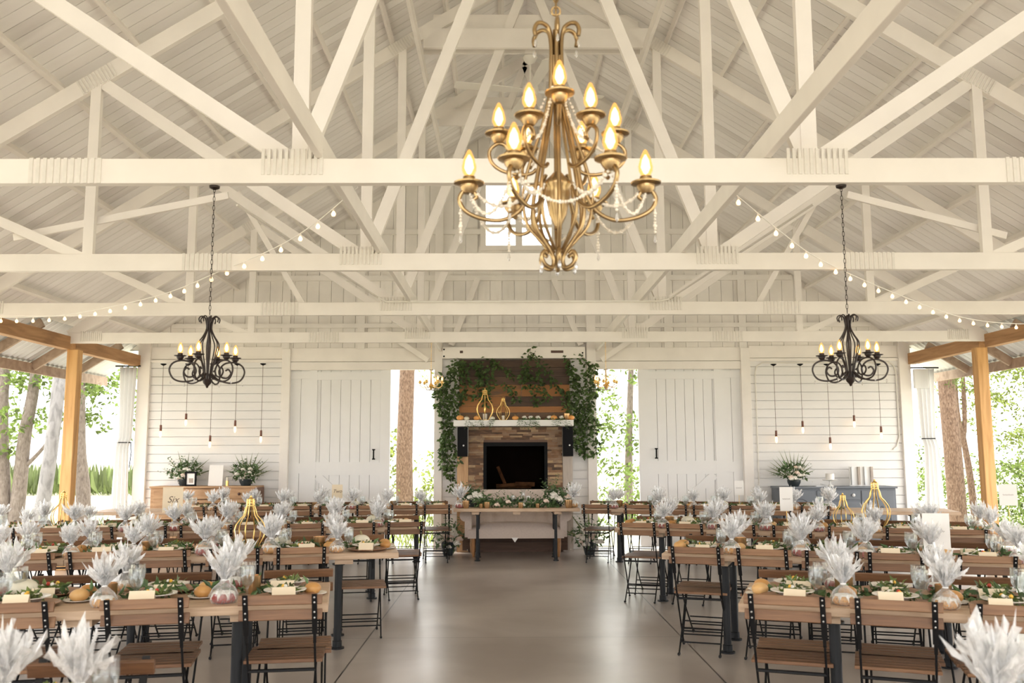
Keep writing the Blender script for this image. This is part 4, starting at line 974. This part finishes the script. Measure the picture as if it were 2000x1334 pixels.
# objects on sideboard
t = thing('cake_stand', 'low white cake stand on the slate sideboard', 'cake stand', (4.92, 14.38, .98)); b = MB(); b.lathe([(0, 0), (.055, 0), (.045, .012), (.014, .03), (.012, .07), (.02, .085), (.10, .092), (.115, .10), (.112, .104), (0, .098)], 24); b.build('pedestal', M['mantel'], t, smooth=45)
b = MB(); b.lathe([(0, .104), (.066, .104), (.066, .19), (.062, .198), (0, .20)], 24, (4.92, 14.38, .98)); tag(b.build('white_cake', M['icing'], smooth=45), 'small round white iced cake on the cake stand', 'cake')
b = MB(); b.box((4.74, 14.32, .985), (.16, .05, .012), rz=.2); b.box((4.80, 14.33, 1.0), (.1, .07, .02), rz=-.5, ry=.3); tag(b.build('cake_server', M['tin']), 'cake server lying left of the cake stand', 'cake server')
t = thing('slatted_stand', 'white slatted stand with shaded gaps drawn grey on the slate sideboard', 'stand', (5.46, 14.46, .98), R(4)); 
b = MB(); b.bx(-.19, .19, .03, .045, 0, .31); b.build('back', M['mantel'], t)
for k in range(4): b = MB(); b.bx(-.17+k*.105, -.135+k*.105, .0, .03, .02, .30); o = b.build('gap_shade', M['pil_g'] if k % 2 else M['tin'], t)  # grey strips stand in for the shade in the stand's gaps
# things on the mantel
def gourd(loc, s, m_, label):
    t = dup(pumpkin.p, loc, rnd.uniform(0, 6), label, 'small gourds on the mantel', s)
    for ch in t.children:
        if ch.name.startswith('flesh') and m_ != 'pumpkin': ch.data = ch.data.copy(); ch.data.materials[0] = M[m_]
for x, s, m_, lb in ((-.86, .8, 'pumpkin_o', 'orange gourd at the far left end of the mantel'), (-.76, .6, 'pumpkin', 'white gourd near the left end of the mantel'), (-.60, .7, 'pumpkin_o', 'orange gourd left of the taller mantel lantern'), (-.36, .6, 'pumpkin', 'white gourd between the two mantel lanterns'), (.0, .7, 'pumpkin_o', 'orange gourd right of the shorter mantel lantern'), (.60, .75, 'pumpkin_o', 'orange gourd right of the middle of the mantel'), (.87, .75, 'pumpkin_o', 'orange gourd at the far right end of the mantel')):
    gourd((x, F-.11, 2.02), s, m_, lb)
for k, (x, z, m_) in enumerate(((.14, .05, 'petal'), (.24, .09, 'petal'), (.35, .05, 'petal'), (.53, .05, 'petal'), (.72, .05, 'petal'))):
    t = thing('rose_bloom', ['white rose', 'white rose', 'white rose', 'white rose', 'white rose'][k] + ' on the right half of the mantel, ' + ORD[k] + ' from the lanterns', 'rose', (x, F-.10, 2.02), 0, 'roses on the mantel')
    b = MB(); rose(b, (0, 0, .045), .045, rnd); b.build('petals', M[m_], t, smooth=60); b = MB(); scatter_leaves(b, (0, -.02, .015), (.07, .05, .012), 16, .06, .03, rnd); b.build('leaves', M['garland'], t)
votive.put((.80, F-.10, 2.02), 0, 'tall amber votive near the right end of the mantel', 'amber votives', 1.2)
t = thing('mantel_greenery', 'trailing greenery sprigs hanging over the white mantel edge', 'greenery', (0, F-.2, 2.03)); b = MB(); g = random.Random(9)
for x in (-.72, -.55, -.32, .12, .22, .30, .66, .72):
    for _ in range(4): sprig(b, (x, .05, .0), (g.uniform(-.6, .6), -.7, g.uniform(-.1, .3)), .20, 6, .045, .018, g, 1.4)
b.build('sprigs', M['garland'], t)

# ------------------------------------------------------------------ curtains
def curtain(name, label, x0, x1, y0, ztop, waist, zw, flip):
    b = MB(); n = 36; m = 18; vs = []
    for j in range(m+1):
        z = .03+(ztop-.03)*j/m; k = waist + (1-waist)*abs(z-zw)/max(zw, ztop-zw)
        for i in range(n+1):
            u = i/n; c = (x0+x1)/2 + (.04*flip if z < zw else 0); x = c+(x1-x0)*(u-.5)*k; vs.append((x, y0+.045*math.sin(u*2*PI*4+.4*j/m), z))
    b.add(vs, [(j*(n+1)+i, j*(n+1)+i+1, (j+1)*(n+1)+i+1, (j+1)*(n+1)+i) for j in range(m) for i in range(n)])
    t = thing(name, label, 'curtain', (0, 0, 0), 0, 'tied back white curtains'); o = b.build('cloth', M['curtain'], t, smooth=80)
    so = o.modifiers.new('thick', 'SOLIDIFY'); so.thickness = .004
    b = MB(); cx = (x0+x1)/2; ww = (x1-x0)*waist/2+.01; b.tube([(cx+ww*math.cos(2*PI*i/16), y0+.045*math.sin(2*PI*i/16), zw) for i in range(17)], .008, 6, False)
    if flip < 0: b.tube([(cx+ww, y0-.04, zw), (cx+ww+.02, y0-.05, zw-.15), (cx+ww+.0, y0-.05, zw-.40)], .008, 5)
    b.build('tie_back', M['iron'], t)
    b = MB(); b.tube([(x0-.05, y0, ztop+.02), (x1+.05, y0, ztop+.02)], .012, 8); b.build('rod', M['iron'], t)
curtain('curtain', 'white curtain tied back at the left corner of the back wall', -6.36, -6.06, W-.12, 2.90, .70, 1.70, -1)
curtain('curtain', 'white curtain tied back at the right corner of the back wall', 6.45, 6.80, W-.1, 2.84, .6, 1.72, 1)
b = MB(); b.bx(6.42, 6.66, W-.16, W-.10, 2.52, 2.84); tag(b.build('curtain_valance', M['curtain'], bevel=.02), 'rolled white cloth at the top of the right curtain', 'valance')

# ------------------------------------------------------------------ lights: chandeliers, pendants, string lights
def candle_light(parent, p, s=1.0, mat_cup='brass', light=None):
    b = MB(); b.lathe([(0, -.028*s), (.014*s, -.026*s), (.024*s, -.012*s), (.024*s, -.004*s), (.040*s, 0), (.041*s, .004*s), (.018*s, .006*s), (.016*s, .020*s), (0, .020*s)], 16, p); c = b.build('candle_cup', M[mat_cup], parent, smooth=40)
    b = MB(); b.lathe([(0, .026*s), (.006*s, .030*s), (.0125*s, .045*s), (.009*s, .066*s), (.002*s, .080*s), (0, .081*s)], 10, p); b.build('filament', M['bulbcore'], c, smooth=60)
    b = MB(); b.lathe([(.010*s, .018*s), (.0185*s, .036*s), (.0195*s, .048*s), (.014*s, .072*s), (.005*s, .092*s), (0, .096*s)], 14, p); b.build('bulb', M['bulb'], c, smooth=60)
def bez(pts, n=8):
    """smooth curve through points (Catmull-Rom)"""
    P = [Vector(p) for p in pts]; P = [P[0]*2-P[1]] + P + [P[-1]*2-P[-2]]; out = []
    for i in range(1, len(P)-2):
        for k in range(n):
            t = k/n; a, b_, c, d = P[i-1], P[i], P[i+1], P[i+2]
            out.append(.5*((2*b_)+(c-a)*t+(2*a-5*b_+4*c-d)*t*t+(3*b_-a-3*c+d)*t**3))
    out.append(P[-2]); return out
def polar(pts, a): return [(r_*math.cos(a), r_*math.sin(a), z) for r_, z in pts]
def chain(parent, p, q, s=.014, m='brass'):
    b = MB(); p = Vector(p); q = Vector(q); n = max(2, int((q-p).length/(s*2.1)))
    for k in range(n):
        c = p.lerp(q, (k+.5)/n); h = (q-p).length/n*.62
        pts = [(c.x+(s*.45*math.cos(2*PI*i/10) if k % 2 else 0), c.y+(0 if k % 2 else s*.45*math.cos(2*PI*i/10)), c.z+h*math.sin(2*PI*i/10)) for i in range(11)]
        b.tube(pts, s*.13, 4, False)
    b.build('chain', M[m], parent)
def strand(parent, p, q, sag, n, r_=.0056, m='bead'):
    b = MB(); p = Vector(p); q = Vector(q)
    for k in range(n+1):
        t = k/n; c = p.lerp(q, t); c.z -= sag*4*t*(1-t); b.ball(c, r_*(1.0 if k % 4 else 1.5), 6, 4)
    return b.build('bead_strand', M[m], parent)
def main_chandelier():
    t = thing('chandelier', 'large antique brass chandelier with bead strands hanging over the aisle', 'chandelier', (.025, 3.02, 2.40))
    chain(t, (0, 0, .62), (0, 0, 3.9), .022)
    b = MB(); b.tube([(.015*math.cos(2*PI*i/14), 0, .63+.016*math.sin(2*PI*i/14)) for i in range(15)], .004, 6, False); b.build('hanging_ring', M['brass'], t)
    for k in range(6):
        a = PI/6+k*PI/3
        b = MB(); b.tube(bez(polar([(.085,.52),(.088,.545),(.075,.568),(.050,.572),(.028,.555),(.020,.50),(.022,.40),(.028,.30),(.050,.18),(.082,.02),(.098,-.08),(.088,-.15),(.052,-.20),(.022,-.24),(.018,-.27),(.030,-.285),(.055,-.275),(.066,-.25),(.055,-.232),(.042,-.24)], a), 6), .0075, 8); b.build('cage_strap', M['brass'], t, smooth=50)
        b = MB(); b.lathe([(0, 0), (.006, .008), (.007, .016), (.002, .030), (0, .032)], 8, (.066*math.cos(a), .066*math.sin(a), -.30)); b.build('crystal_drop', M['crystal'], t)
        b = MB(); b.lathe([(0, 0), (.005, .008), (.006, .016), (.002, .028), (0, .03)], 8, (.085*math.cos(a), .085*math.sin(a), .478)); b.build('crystal_drop', M['crystal'], t)
    for k in range(6):
        a = k*PI/3
        b = MB(); b.tube(bez(polar([(.020,.46),(.024,.34),(.055,.20),(.095,.08),(.118,-.03),(.105,-.13),(.060,-.19),(.026,-.225)], a), 6), .0055, 8); b.build('cage_strap', M['brass'], t, smooth=50)
    b = MB(); b.lathe([(0, .56), (.012, .56), (.012, .03), (.010, .0)], 12); b.build('stem', M['brass'], t, smooth=40)
    b = MB(); b.lathe([(.012, .05), (.030, .03), (.050, .012), (.050, .0), (.042, -.01), (.044, -.03), (.030, -.10), (.012, -.14), (.014, -.15), (0, -.16)], 20); b.build('urn', M['brass'], t, smooth=50)
    tiers = []
    for k in range(6):
        a = k*PI/3; Rr = .302; z = -.018
        p = (Rr*math.cos(a), Rr*math.sin(a), z)
        arm = MB(); arm.tube(bez(polar([(.092,-.02),(.13,-.085),(.19,-.118),(.26,-.112),(.315,-.085),(.335,-.045),(.318,-.015),(.29,-.018),(.276,-.035),(.288,-.048)], a), 6), .0075, 8); ao = arm.build('arm', M['brass'], t, smooth=50)
        candle_light(ao, (p[0], p[1], z+.026), 1.28)
        q = (Rr*math.cos(a+PI/3), Rr*math.sin(a+PI/3), z)
        strand(t, ((Rr-.03)*math.cos(a), (Rr-.03)*math.sin(a), -.03), (.10*math.cos(a), .10*math.sin(a), -.02), .045, 26)
        strand(t, p, q, .11, 34, .005)
        strand(t, (.33*math.cos(a), .33*math.sin(a), -.05), (.33*math.cos(a), .33*math.sin(a), -.16), 0, 10, .005)
        b = MB(); b.lathe([(0, 0), (.006, .010), (.003, .028), (0, .03)], 8, (.33*math.cos(a), .33*math.sin(a), -.20)); b.build('crystal_drop', M['crystal'], t)
    for k in range(6):
        a = k*PI/3; Rr = .200; z = .165
        arm = MB(); arm.tube(bez(polar([(.072,.06),(.09,.045),(.13,.04),(.19,.055),(.225,.085),(.232,.125),(.205,.15),(.18,.145),(.168,.125),(.18,.112)], a), 6), .0065, 8); ao = arm.build('arm', M['brass'], t, smooth=50)
        candle_light(ao, (Rr*math.cos(a), Rr*math.sin(a), z+.018), 1.20)
        strand(t, (.03*math.cos(a), .03*math.sin(a), .34), (.17*math.cos(a), .17*math.sin(a), .12), .05, 26, .0048)
    arm = MB(); arm.tube(bez([(0, -.03, .28), (0, -.07, .20), (0, -.12, .19), (0, -.16, .235)], 6), .0065, 8); ao = arm.build('arm', M['brass'], t, smooth=50); candle_light(ao, (0, -.165, .262), 1.22)
    return t
main_chandelier()
def small_chandelier(x, y, ztop, label, rot):
    t = thing('iron_chandelier', label, 'chandelier', (x, y, 1.86), rot, 'dark iron chandeliers')
    chain(t, (0, 0, .41), (0, 0, ztop-1.86-.01), .012, 'bronze')
    b = MB(); b.lathe([(.03, ztop-1.86), (.028, ztop-1.86-.012), (.006, ztop-1.86-.022)], 14); b.build('canopy', M['bronze'], t, smooth=40)
    for k in range(8):
        a = k*PI/4
        b = MB(); b.tube(bez(polar([(.052,.365),(.056,.385),(.045,.398),(.028,.395),(.018,.37),(.014,.33),(.030,.29),(.055,.245),(.048,.19),(.028,.12),(.018,.05),(.020,.03)], a), 5), .0036, 6); b.build('cage_strap', M['bronze'], t, smooth=50)
    b = MB(); b.lathe([(0, .40), (.006, .40), (.006, .03)], 8); b.build('stem', M['bronze'], t)
    b = MB(); b.lathe([(0, 0), (.006, .004), (.008, .012), (.022, .028), (.028, .05), (.0, .052)], 14); b.build('finial', M['bronze'], t, smooth=50)
    for k in range(6):
        a = k*PI/3
        arm = MB(); arm.tube(bez(polar([(.024,.08),(.06,.048),(.12,.032),(.175,.045),(.20,.09),(.185,.13),(.14,.148),(.09,.138),(.062,.10),(.072,.066),(.105,.06),(.125,.085),(.112,.108),(.095,.10)], a), 6), .0048, 6); ao = arm.build('arm', M['bronze'], t, smooth=50)
        candle_light(ao, (.147*math.cos(a), .147*math.sin(a), .172), .80, 'bronze')
        b = MB(); b.lathe([(0, 0), (.005, .008), (.002, .022), (0, .024)], 6, (.19*math.cos(a), .19*math.sin(a), .015)); b.build('crystal_drop', M['crystal'], t)
small_chandelier(-1.80, 5.03, 3.007, 'dark iron scroll chandelier hanging left of the aisle', R(28))
small_chandelier(1.76, 5.03, 3.007, 'dark iron scroll chandelier hanging right of the aisle', R(-10))
# two glowing crystal chandeliers in the barn door openings
for k, x in enumerate((-1.16, 1.21)):
    t = thing('crystal_chandelier', f"small glowing crystal chandelier before the {'left' if k == 0 else 'right'} barn door opening", 'chandelier', (x, 12.32, 2.36), 0, 'crystal chandeliers in the openings')
    chain(t, (0, 0, .28), (0, 0, .645), .012, 'gold')
    b = MB(); b.lathe([(0, .28), (.008, .28), (.012, .1), (.03, .05), (.01, 0), (0, 0)], 12); b.build('stem', M['gold'], t, smooth=40)
    for q in range(6):
        a = q*PI/3+.2; arm = MB(); arm.tube(bez(polar([(.02,.07),(.08,.03),(.14,.05),(.15,.09)], a), 5), .005, 6); ao = arm.build('arm', M['gold'], t); candle_light(ao, (.15*math.cos(a), .15*math.sin(a), .105), .9, 'gold')
        for (ra, za, rb, zb) in ((.02, .27, .15, .10), (.15, .06, .02, .0)): strand(t, (ra*math.cos(a), ra*math.sin(a), za), (rb*math.cos(a), rb*math.sin(a), zb), .02, 12, .006, 'crystal')
# pendants
def pendant(xc, zt, zb, label):
    t = thing('pendant_bulb', label, 'pendant lamp', (xc, W-.13, zb), 0, 'pendant bulbs on the back wall')
    b = MB(); b.lathe([(.004, zt-zb-.035), (.045, zt-zb-.012), (.047, zt-zb), (0, zt-zb)], 14); b.build('canopy', M['black'], t, smooth=40)
    b = MB(); b.bx(-.006, .006, 0, .13, zt-zb-.004, zt-zb+.006); b.build('bracket', M['paintwall'], t)
    b = MB(); b.tube([(0, 0, .09), (0, 0, zt-zb-.02)], .0035, 5); b.build('cord', M['cord'], t)
    b = MB(); b.lathe([(0, .10), (.017, .095), (.019, .01), (.017, 0), (0, 0)], 12); b.build('socket', M['socket'], t, smooth=40)
    b = MB(); b.lathe([(.012, 0), (.019, -.03), (.019, -.075), (.008, -.10), (0, -.102)], 12); b.build('bulb', M['bulbsm'], t, smooth=60)
for i, (x, zb) in enumerate(((-5.64, 1.88), (-5.245, 2.06), (-4.85, 1.71), (-4.46, 1.95), (-4.045, 1.79))): pendant(x, 2.955, zb, f"{ORD[i]} pendant bulb from the left above the oak dresser")
for i, (x, zb) in enumerate(((4.17, 1.76), (4.60, 1.91), (5.03, 1.65), (5.43, 2.0), (5.855, 1.82))): pendant(x, 2.925, zb, f"{ORD[i]} pendant bulb from the left above the slate sideboard")
# string lights
def string_lights(label, pts, n):
    fine = bez(pts, 14); t = thing('string_lights', label, 'string lights', fine[0], 0, 'festoon string lights'); o = Vector(fine[0])
    L = [0]
    for a, b_ in zip(fine[:-1], fine[1:]): L.append(L[-1]+(b_-a).length)
    b = MB(); b.tube([p-o for p in fine], .004, 5); b.build('wire', M['whitecard'], t)
    sk = None; bl = None
    for k in range(n):
        s_ = L[-1]*(k+.5)/n; i = max(j for j in range(len(L)) if L[j] <= s_); i = min(i, len(fine)-2); p = fine[i].lerp(fine[i+1], (s_-L[i])/(L[i+1]-L[i])) - o
        if sk is None:
            b = MB(); b.lathe([(.006, 0), (.007, -.024), (0, -.024)], 8); sk = b.build('socket', M['paint'], t); sk.location = p
            b = MB(); b.lathe([(.007, -.022), (.015, -.036), (.017, -.046), (.012, -.058), (0, -.062)], 10); bl = b.build('bulb', M['bulbsm'], sk, smooth=60)
        else:
            c = sk.copy(); C.objects.link(c); c.parent = t; c.location = p; d = bl.copy(); C.objects.link(d); d.parent = c
string_lights('warm bulb string lights sagging from the trusses to the left open side', [(-1.15,6.0,3.29),(-1.57,6.6,3.19),(-1.96,7.0,3.10),(-2.59,7.6,3.03),(-3.27,8.3,2.98),(-4.16,9.0,2.95),(-4.92,9.5,2.95),(-5.68,9.9,3.0),(-6.0,10.1,3.06)], 24)
string_lights('warm bulb string lights sagging from the trusses to the right open side', [(1.36,6.0,3.28),(1.9,6.6,3.12),(2.4,7.2,3.04),(3.38,8.2,2.96),(4.53,9.2,2.87),(5.56,9.9,2.90),(6.3,10.3,3.0)], 23)
# ceiling fan
t = thing('ceiling_fan', 'white ceiling fan under the ridge behind the brass chandelier', 'ceiling fan', (.14, 10.05, 5.62))
b = MB(); b.lathe([(0, -.03), (.07, -.025), (.095, .02), (.09, .07), (.03, .10), (.013, .12), (.013, .34), (.06, .37), (.085, .425), (.0, .425)], 20); b.build('motor', M['fan'], t, smooth=40)
for k in range(4):
    a = k*PI/2 + R(12); b = MB(); d = Vector((math.cos(a), math.sin(a), 0)); s_ = Vector((-math.sin(a), math.cos(a), .14))
    vs = []
    for (q, w_) in ((.09, .03), (.22, .055), (.55, .068), (.84, .072), (.88, .05)):
        for h in (-.004, .004): vs += [d*q - s_*w_ + Vector((0,0,.02+h)), d*q + s_*w_ + Vector((0,0,.02+h))]
    fs = []
    for q in range(4):
        o = q*4; fs += [(o, o+1, o+5, o+4), (o+2, o+6, o+7, o+3), (o, o+4, o+6, o+2), (o+1, o+3, o+7, o+5)]
    fs += [(0, 2, 3, 1), (16, 17, 19, 18)]
    b.add(vs, fs); b.build('blade', M['fan'], t)
b = MB(); b.bx(CX-.05, CX+.05, 9.95, 10.15, 6.05, 6.10); b.bx(-1.09, 1.41, 10.03, 10.07, 6.09, 6.16); tag(b.build('fan_mount', M['paint']), 'white cross board under the ridge carrying the ceiling fan', 'brace board')
# a fallen leaf on the floor, a red cup by the right post
b = MB(); b.leaf((-.02, 4.1+2.0, .006), (1, .3, .05), .09, .03, (0, 0, 1), .1); tag(b.build('fallen_leaf', M['tree2'], smooth=60), 'single green leaf lying on the aisle floor', 'leaf')
b = MB(); q = on('third right table row', 3.98, .5); b.lathe([(.026, 0), (.034, .12), (.030, .12), (.024, .006), (0, .006)], 14, (q[0], q[1], TH)); tag(b.build('red_cup', M['red'], smooth=40), 'red cup on the table near the right honey timber post', 'cup')

# ------------------------------------------------------------------ outdoors
def tree(name, label, loc, trunk, barkm, crowns, leafm, ll, lw, seed, branches=(), group='trees outside the pavilion'):
    g = random.Random(seed); t = thing(name, label, 'tree', loc, 0, group)
    b = MB()
    for pts, rs in trunk: b.tube(bez(pts, 5), [rs[0]+(rs[1]-rs[0])*k/((len(pts)-1)*5) for k in range((len(pts)-1)*5+1)], 12)
    b.build('trunk', M[barkm], t, smooth=60)
    if branches:
        b = MB()
        for pts, rs in branches: b.tube(bez(pts, 5), [rs[0]+(rs[1]-rs[0])*k/((len(pts)-1)*5) for k in range((len(pts)-1)*5+1)], 7)
        b.build('branch', M[barkm], t, smooth=60)
    lf = MB()
    for c, rad, n in crowns:
        for _ in range(max(3, n//16)):
            while True:
                q = Vector((g.uniform(-1, 1), g.uniform(-1, 1), g.uniform(-1, 1)))
                if q.length < 1: break
            r_ = g.uniform(.16, .34); scatter_leaves(lf, (c[0]+q.x*rad[0], c[1]+q.y*rad[1], c[2]+q.z*rad[2]), (r_*1.2, r_, r_*.6), 19, ll*.85, lw*.85, g)
    if crowns: lf.build('foliage', M[leafm], t)
    return t
OG = -.12
tree('pine_tree', 'tall pine trunk seen through the left barn door opening', (-2.33, 19.6, OG), [([(0.06,0,0),(0.02,0,1.5),(.06,0,3.5),(0.12,0,7)], (.19, .15))], 'bark', [((-.45,.3,1.2),(.35,.5,1.2),330), ((.75,.8,.9),(.5,.6,1.0),420), ((.9,2.5,4.0),(1.2,1,.7),260), ((.6,.3,.4),(.8,.5,.5),260)], 'tree2', .16, .07, 51)
tree('broadleaf_tree', 'dense green tree filling the right barn door opening', (2.9, 22.5, OG), [([(0,.5,0),(.05,.5,2),(.2,.5,5)], (.12, .06))], 'barkgrey', [((-.3,0,3.4),(2.0,1.4,1.5),1500), ((-.5,.1,1.9),(1.6,1.3,.9),800), ((.2,.2,5.2),(2,1.4,1),700)], 'tree', .17, .085, 52)
tree('shrub', 'low green shrub outside the right barn door opening', (2.5, 20.3, OG), [([(0,0,0),(0,0,.5)], (.03, .02))], 'barkgrey', [((.1,0,.6),(1.4,.8,.65),1000)], 'tree', .13, .06, 53, group='shrubs outside the pavilion')
tree('forked_tree', 'twin trunked leafy tree at the far left outside', (-9.2, 17.0, OG), [([(-.10,0,0),(-.17,0,1.0),(-.26,0,2),(-.30,0,3),(-.3,0,6)], (.13,.09)), ([(.06,0,0),(.12,0,1.0),(.16,0,2.0),(.28,0,3.0),(.5,0,6)], (.14,.085))], 'barkgrey', [((.3,.3,3.2),(1.5,1,.6),700), ((-.3,-.2,2.3),(1.0,.8,.4),330), ((1.2,.2,3.0),(.7,.6,.8),300), ((-.5,0,1.65),(.5,.6,.3),140)], 'tree', .15, .08, 54, [([(.13,0,1.35),(.5,0,1.75),(.85,0,2.3)], (.045,.02))])
tree('pale_trunk_tree', 'pale grey trunk right behind the left honey timber post', (-8.0, 15.6, OG), [([(-.05,0,0),(.08,0,1.0),(.18,0,2.2),(.3,0,4.5)], (.125,.10))], 'barkpale', [], 'tree', .1, .05, 55)
tree('broadleaf_tree', 'mossy trunk tree between the left honey timber post and the curtain', (-7.70, 16.6, OG), [([(.02,0,0),(-.03,0,1.0),(-.16,0,2.0),(-.3,0,5)], (.135,.10))], 'barkgrey', [((.3,.4,3.0),(1.4,1,.75),900), ((.9,.8,2.3),(.45,.4,.35),130), ((-.3,.4,2.2),(.5,.5,.4),120)], 'tree', .13, .065, 56)
tree('pine_tree', 'thick pine trunk beside the right curtain', (8.08, 16.9, OG), [([(0.05,0,0),(0.03,0,1.5),(-.02,0,3.2),(-.05,0,6)], (.165,.14))], 'bark', [((-.1,-.15,3.0),(.25,.12,.3),90)], 'tree', .2, .02, 57)
tree('forked_tree', 'slender forked tree between the right pine trunk and timber post', (8.9, 18.0, OG), [([(.12,0,0),(.05,0,1.2),(-.03,0,1.9)], (.07,.055)), ([(-.03,0,1.9),(-.12,0,2.6),(-.1,0,5)], (.05,.035)), ([(-.03,0,1.9),(.03,0,2.5),(.05,0,5)], (.05,.035))], 'bark', [((1.6,0,3.6),(1.4,.8,.9),900), ((2.4,-.4,2.2),(1.0,.7,.9),600)], 'tree2', .12, .055, 58)
for k, (x, y_, sx, n, hz) in enumerate(((8.25, 18.9, .75, 700, .95), (9.75, 20.2, 1.3, 1500, .85), (9.25, 16.2, .75, 1300, .75), (10.6, 18.6, 1.2, 1500, 1.1))):
    tree('shrub', ['low shrub in the gap beside the right curtain', 'leafy shrub behind the right pine trunk', 'dark green shrub right of the right timber post', 'tall shrub at the far right beyond the timber post'][k], (x, y_, OG), [([(0,0,0),(0,0,.6)], (.03,.02))], 'barkgrey', [((0,0,hz),(sx,.8,hz),n)], 'tree', .11, .055, 60+k, group='shrubs outside the pavilion')
tree('broadleaf_tree', 'light green tree crown at the far right outside', (10.1, 18.2, OG), [([(0.3,0,0),(.3,0,2),(.4,0,4.5)], (.09,.06))], 'barkgrey', [((-.3,-.4,3.3),(1.6,1,.9),2200), ((.1,-.6,2.1),(1.1,.9,.7),900), ((-1.0,.2,2.6),(.8,.6,.6),500)], 'tree2', .11, .05, 70)
tree('broadleaf_tree', 'leafy tree at the far left edge outside', (-12.0, 20.0, OG), [([(0,0,0),(.1,0,2),(0,0,5)], (.14,.09))], 'barkgrey', [((0,0,3.6),(2.2,1.2,1.0),700), ((.6,0,2.2),(1.2,.9,.5),240)], 'tree', .17, .09, 71)
# the corn field beyond the left side and reeds behind the building
cn = MB(); g = random.Random(77)
for k in range(1900):
    x = g.uniform(-28, -13.0); y_ = g.uniform(37, 44); H = g.uniform(.3, 1.5); a = g.uniform(0, 2*PI)
    cn.leaf((x, y_, OG), (.45*math.cos(a), .45*math.sin(a), 1), H, .075, (math.cos(a), math.sin(a), .2), .3)
tag(cn.build('corn_field', M['corn']), 'band of tall green corn leaves beyond the left side', 'corn field', kind='stuff')
gr = MB()
for k in range(3000):
    x = g.choice([g.uniform(-14, -6.8), g.uniform(-3, -1), g.uniform(6.9, 14)]); y_ = g.uniform(15.2, 23); a = g.uniform(0, 2*PI)
    gr.leaf((x, y_, OG), (.5*math.cos(a), .5*math.sin(a), 1), g.uniform(.08, .22), .02, (math.cos(a), math.sin(a), .2), .2)
tag(gr.build('grass_tufts', M['tree2']), 'sunlit tufts of grass on the ground outside', 'grass', kind='stuff')
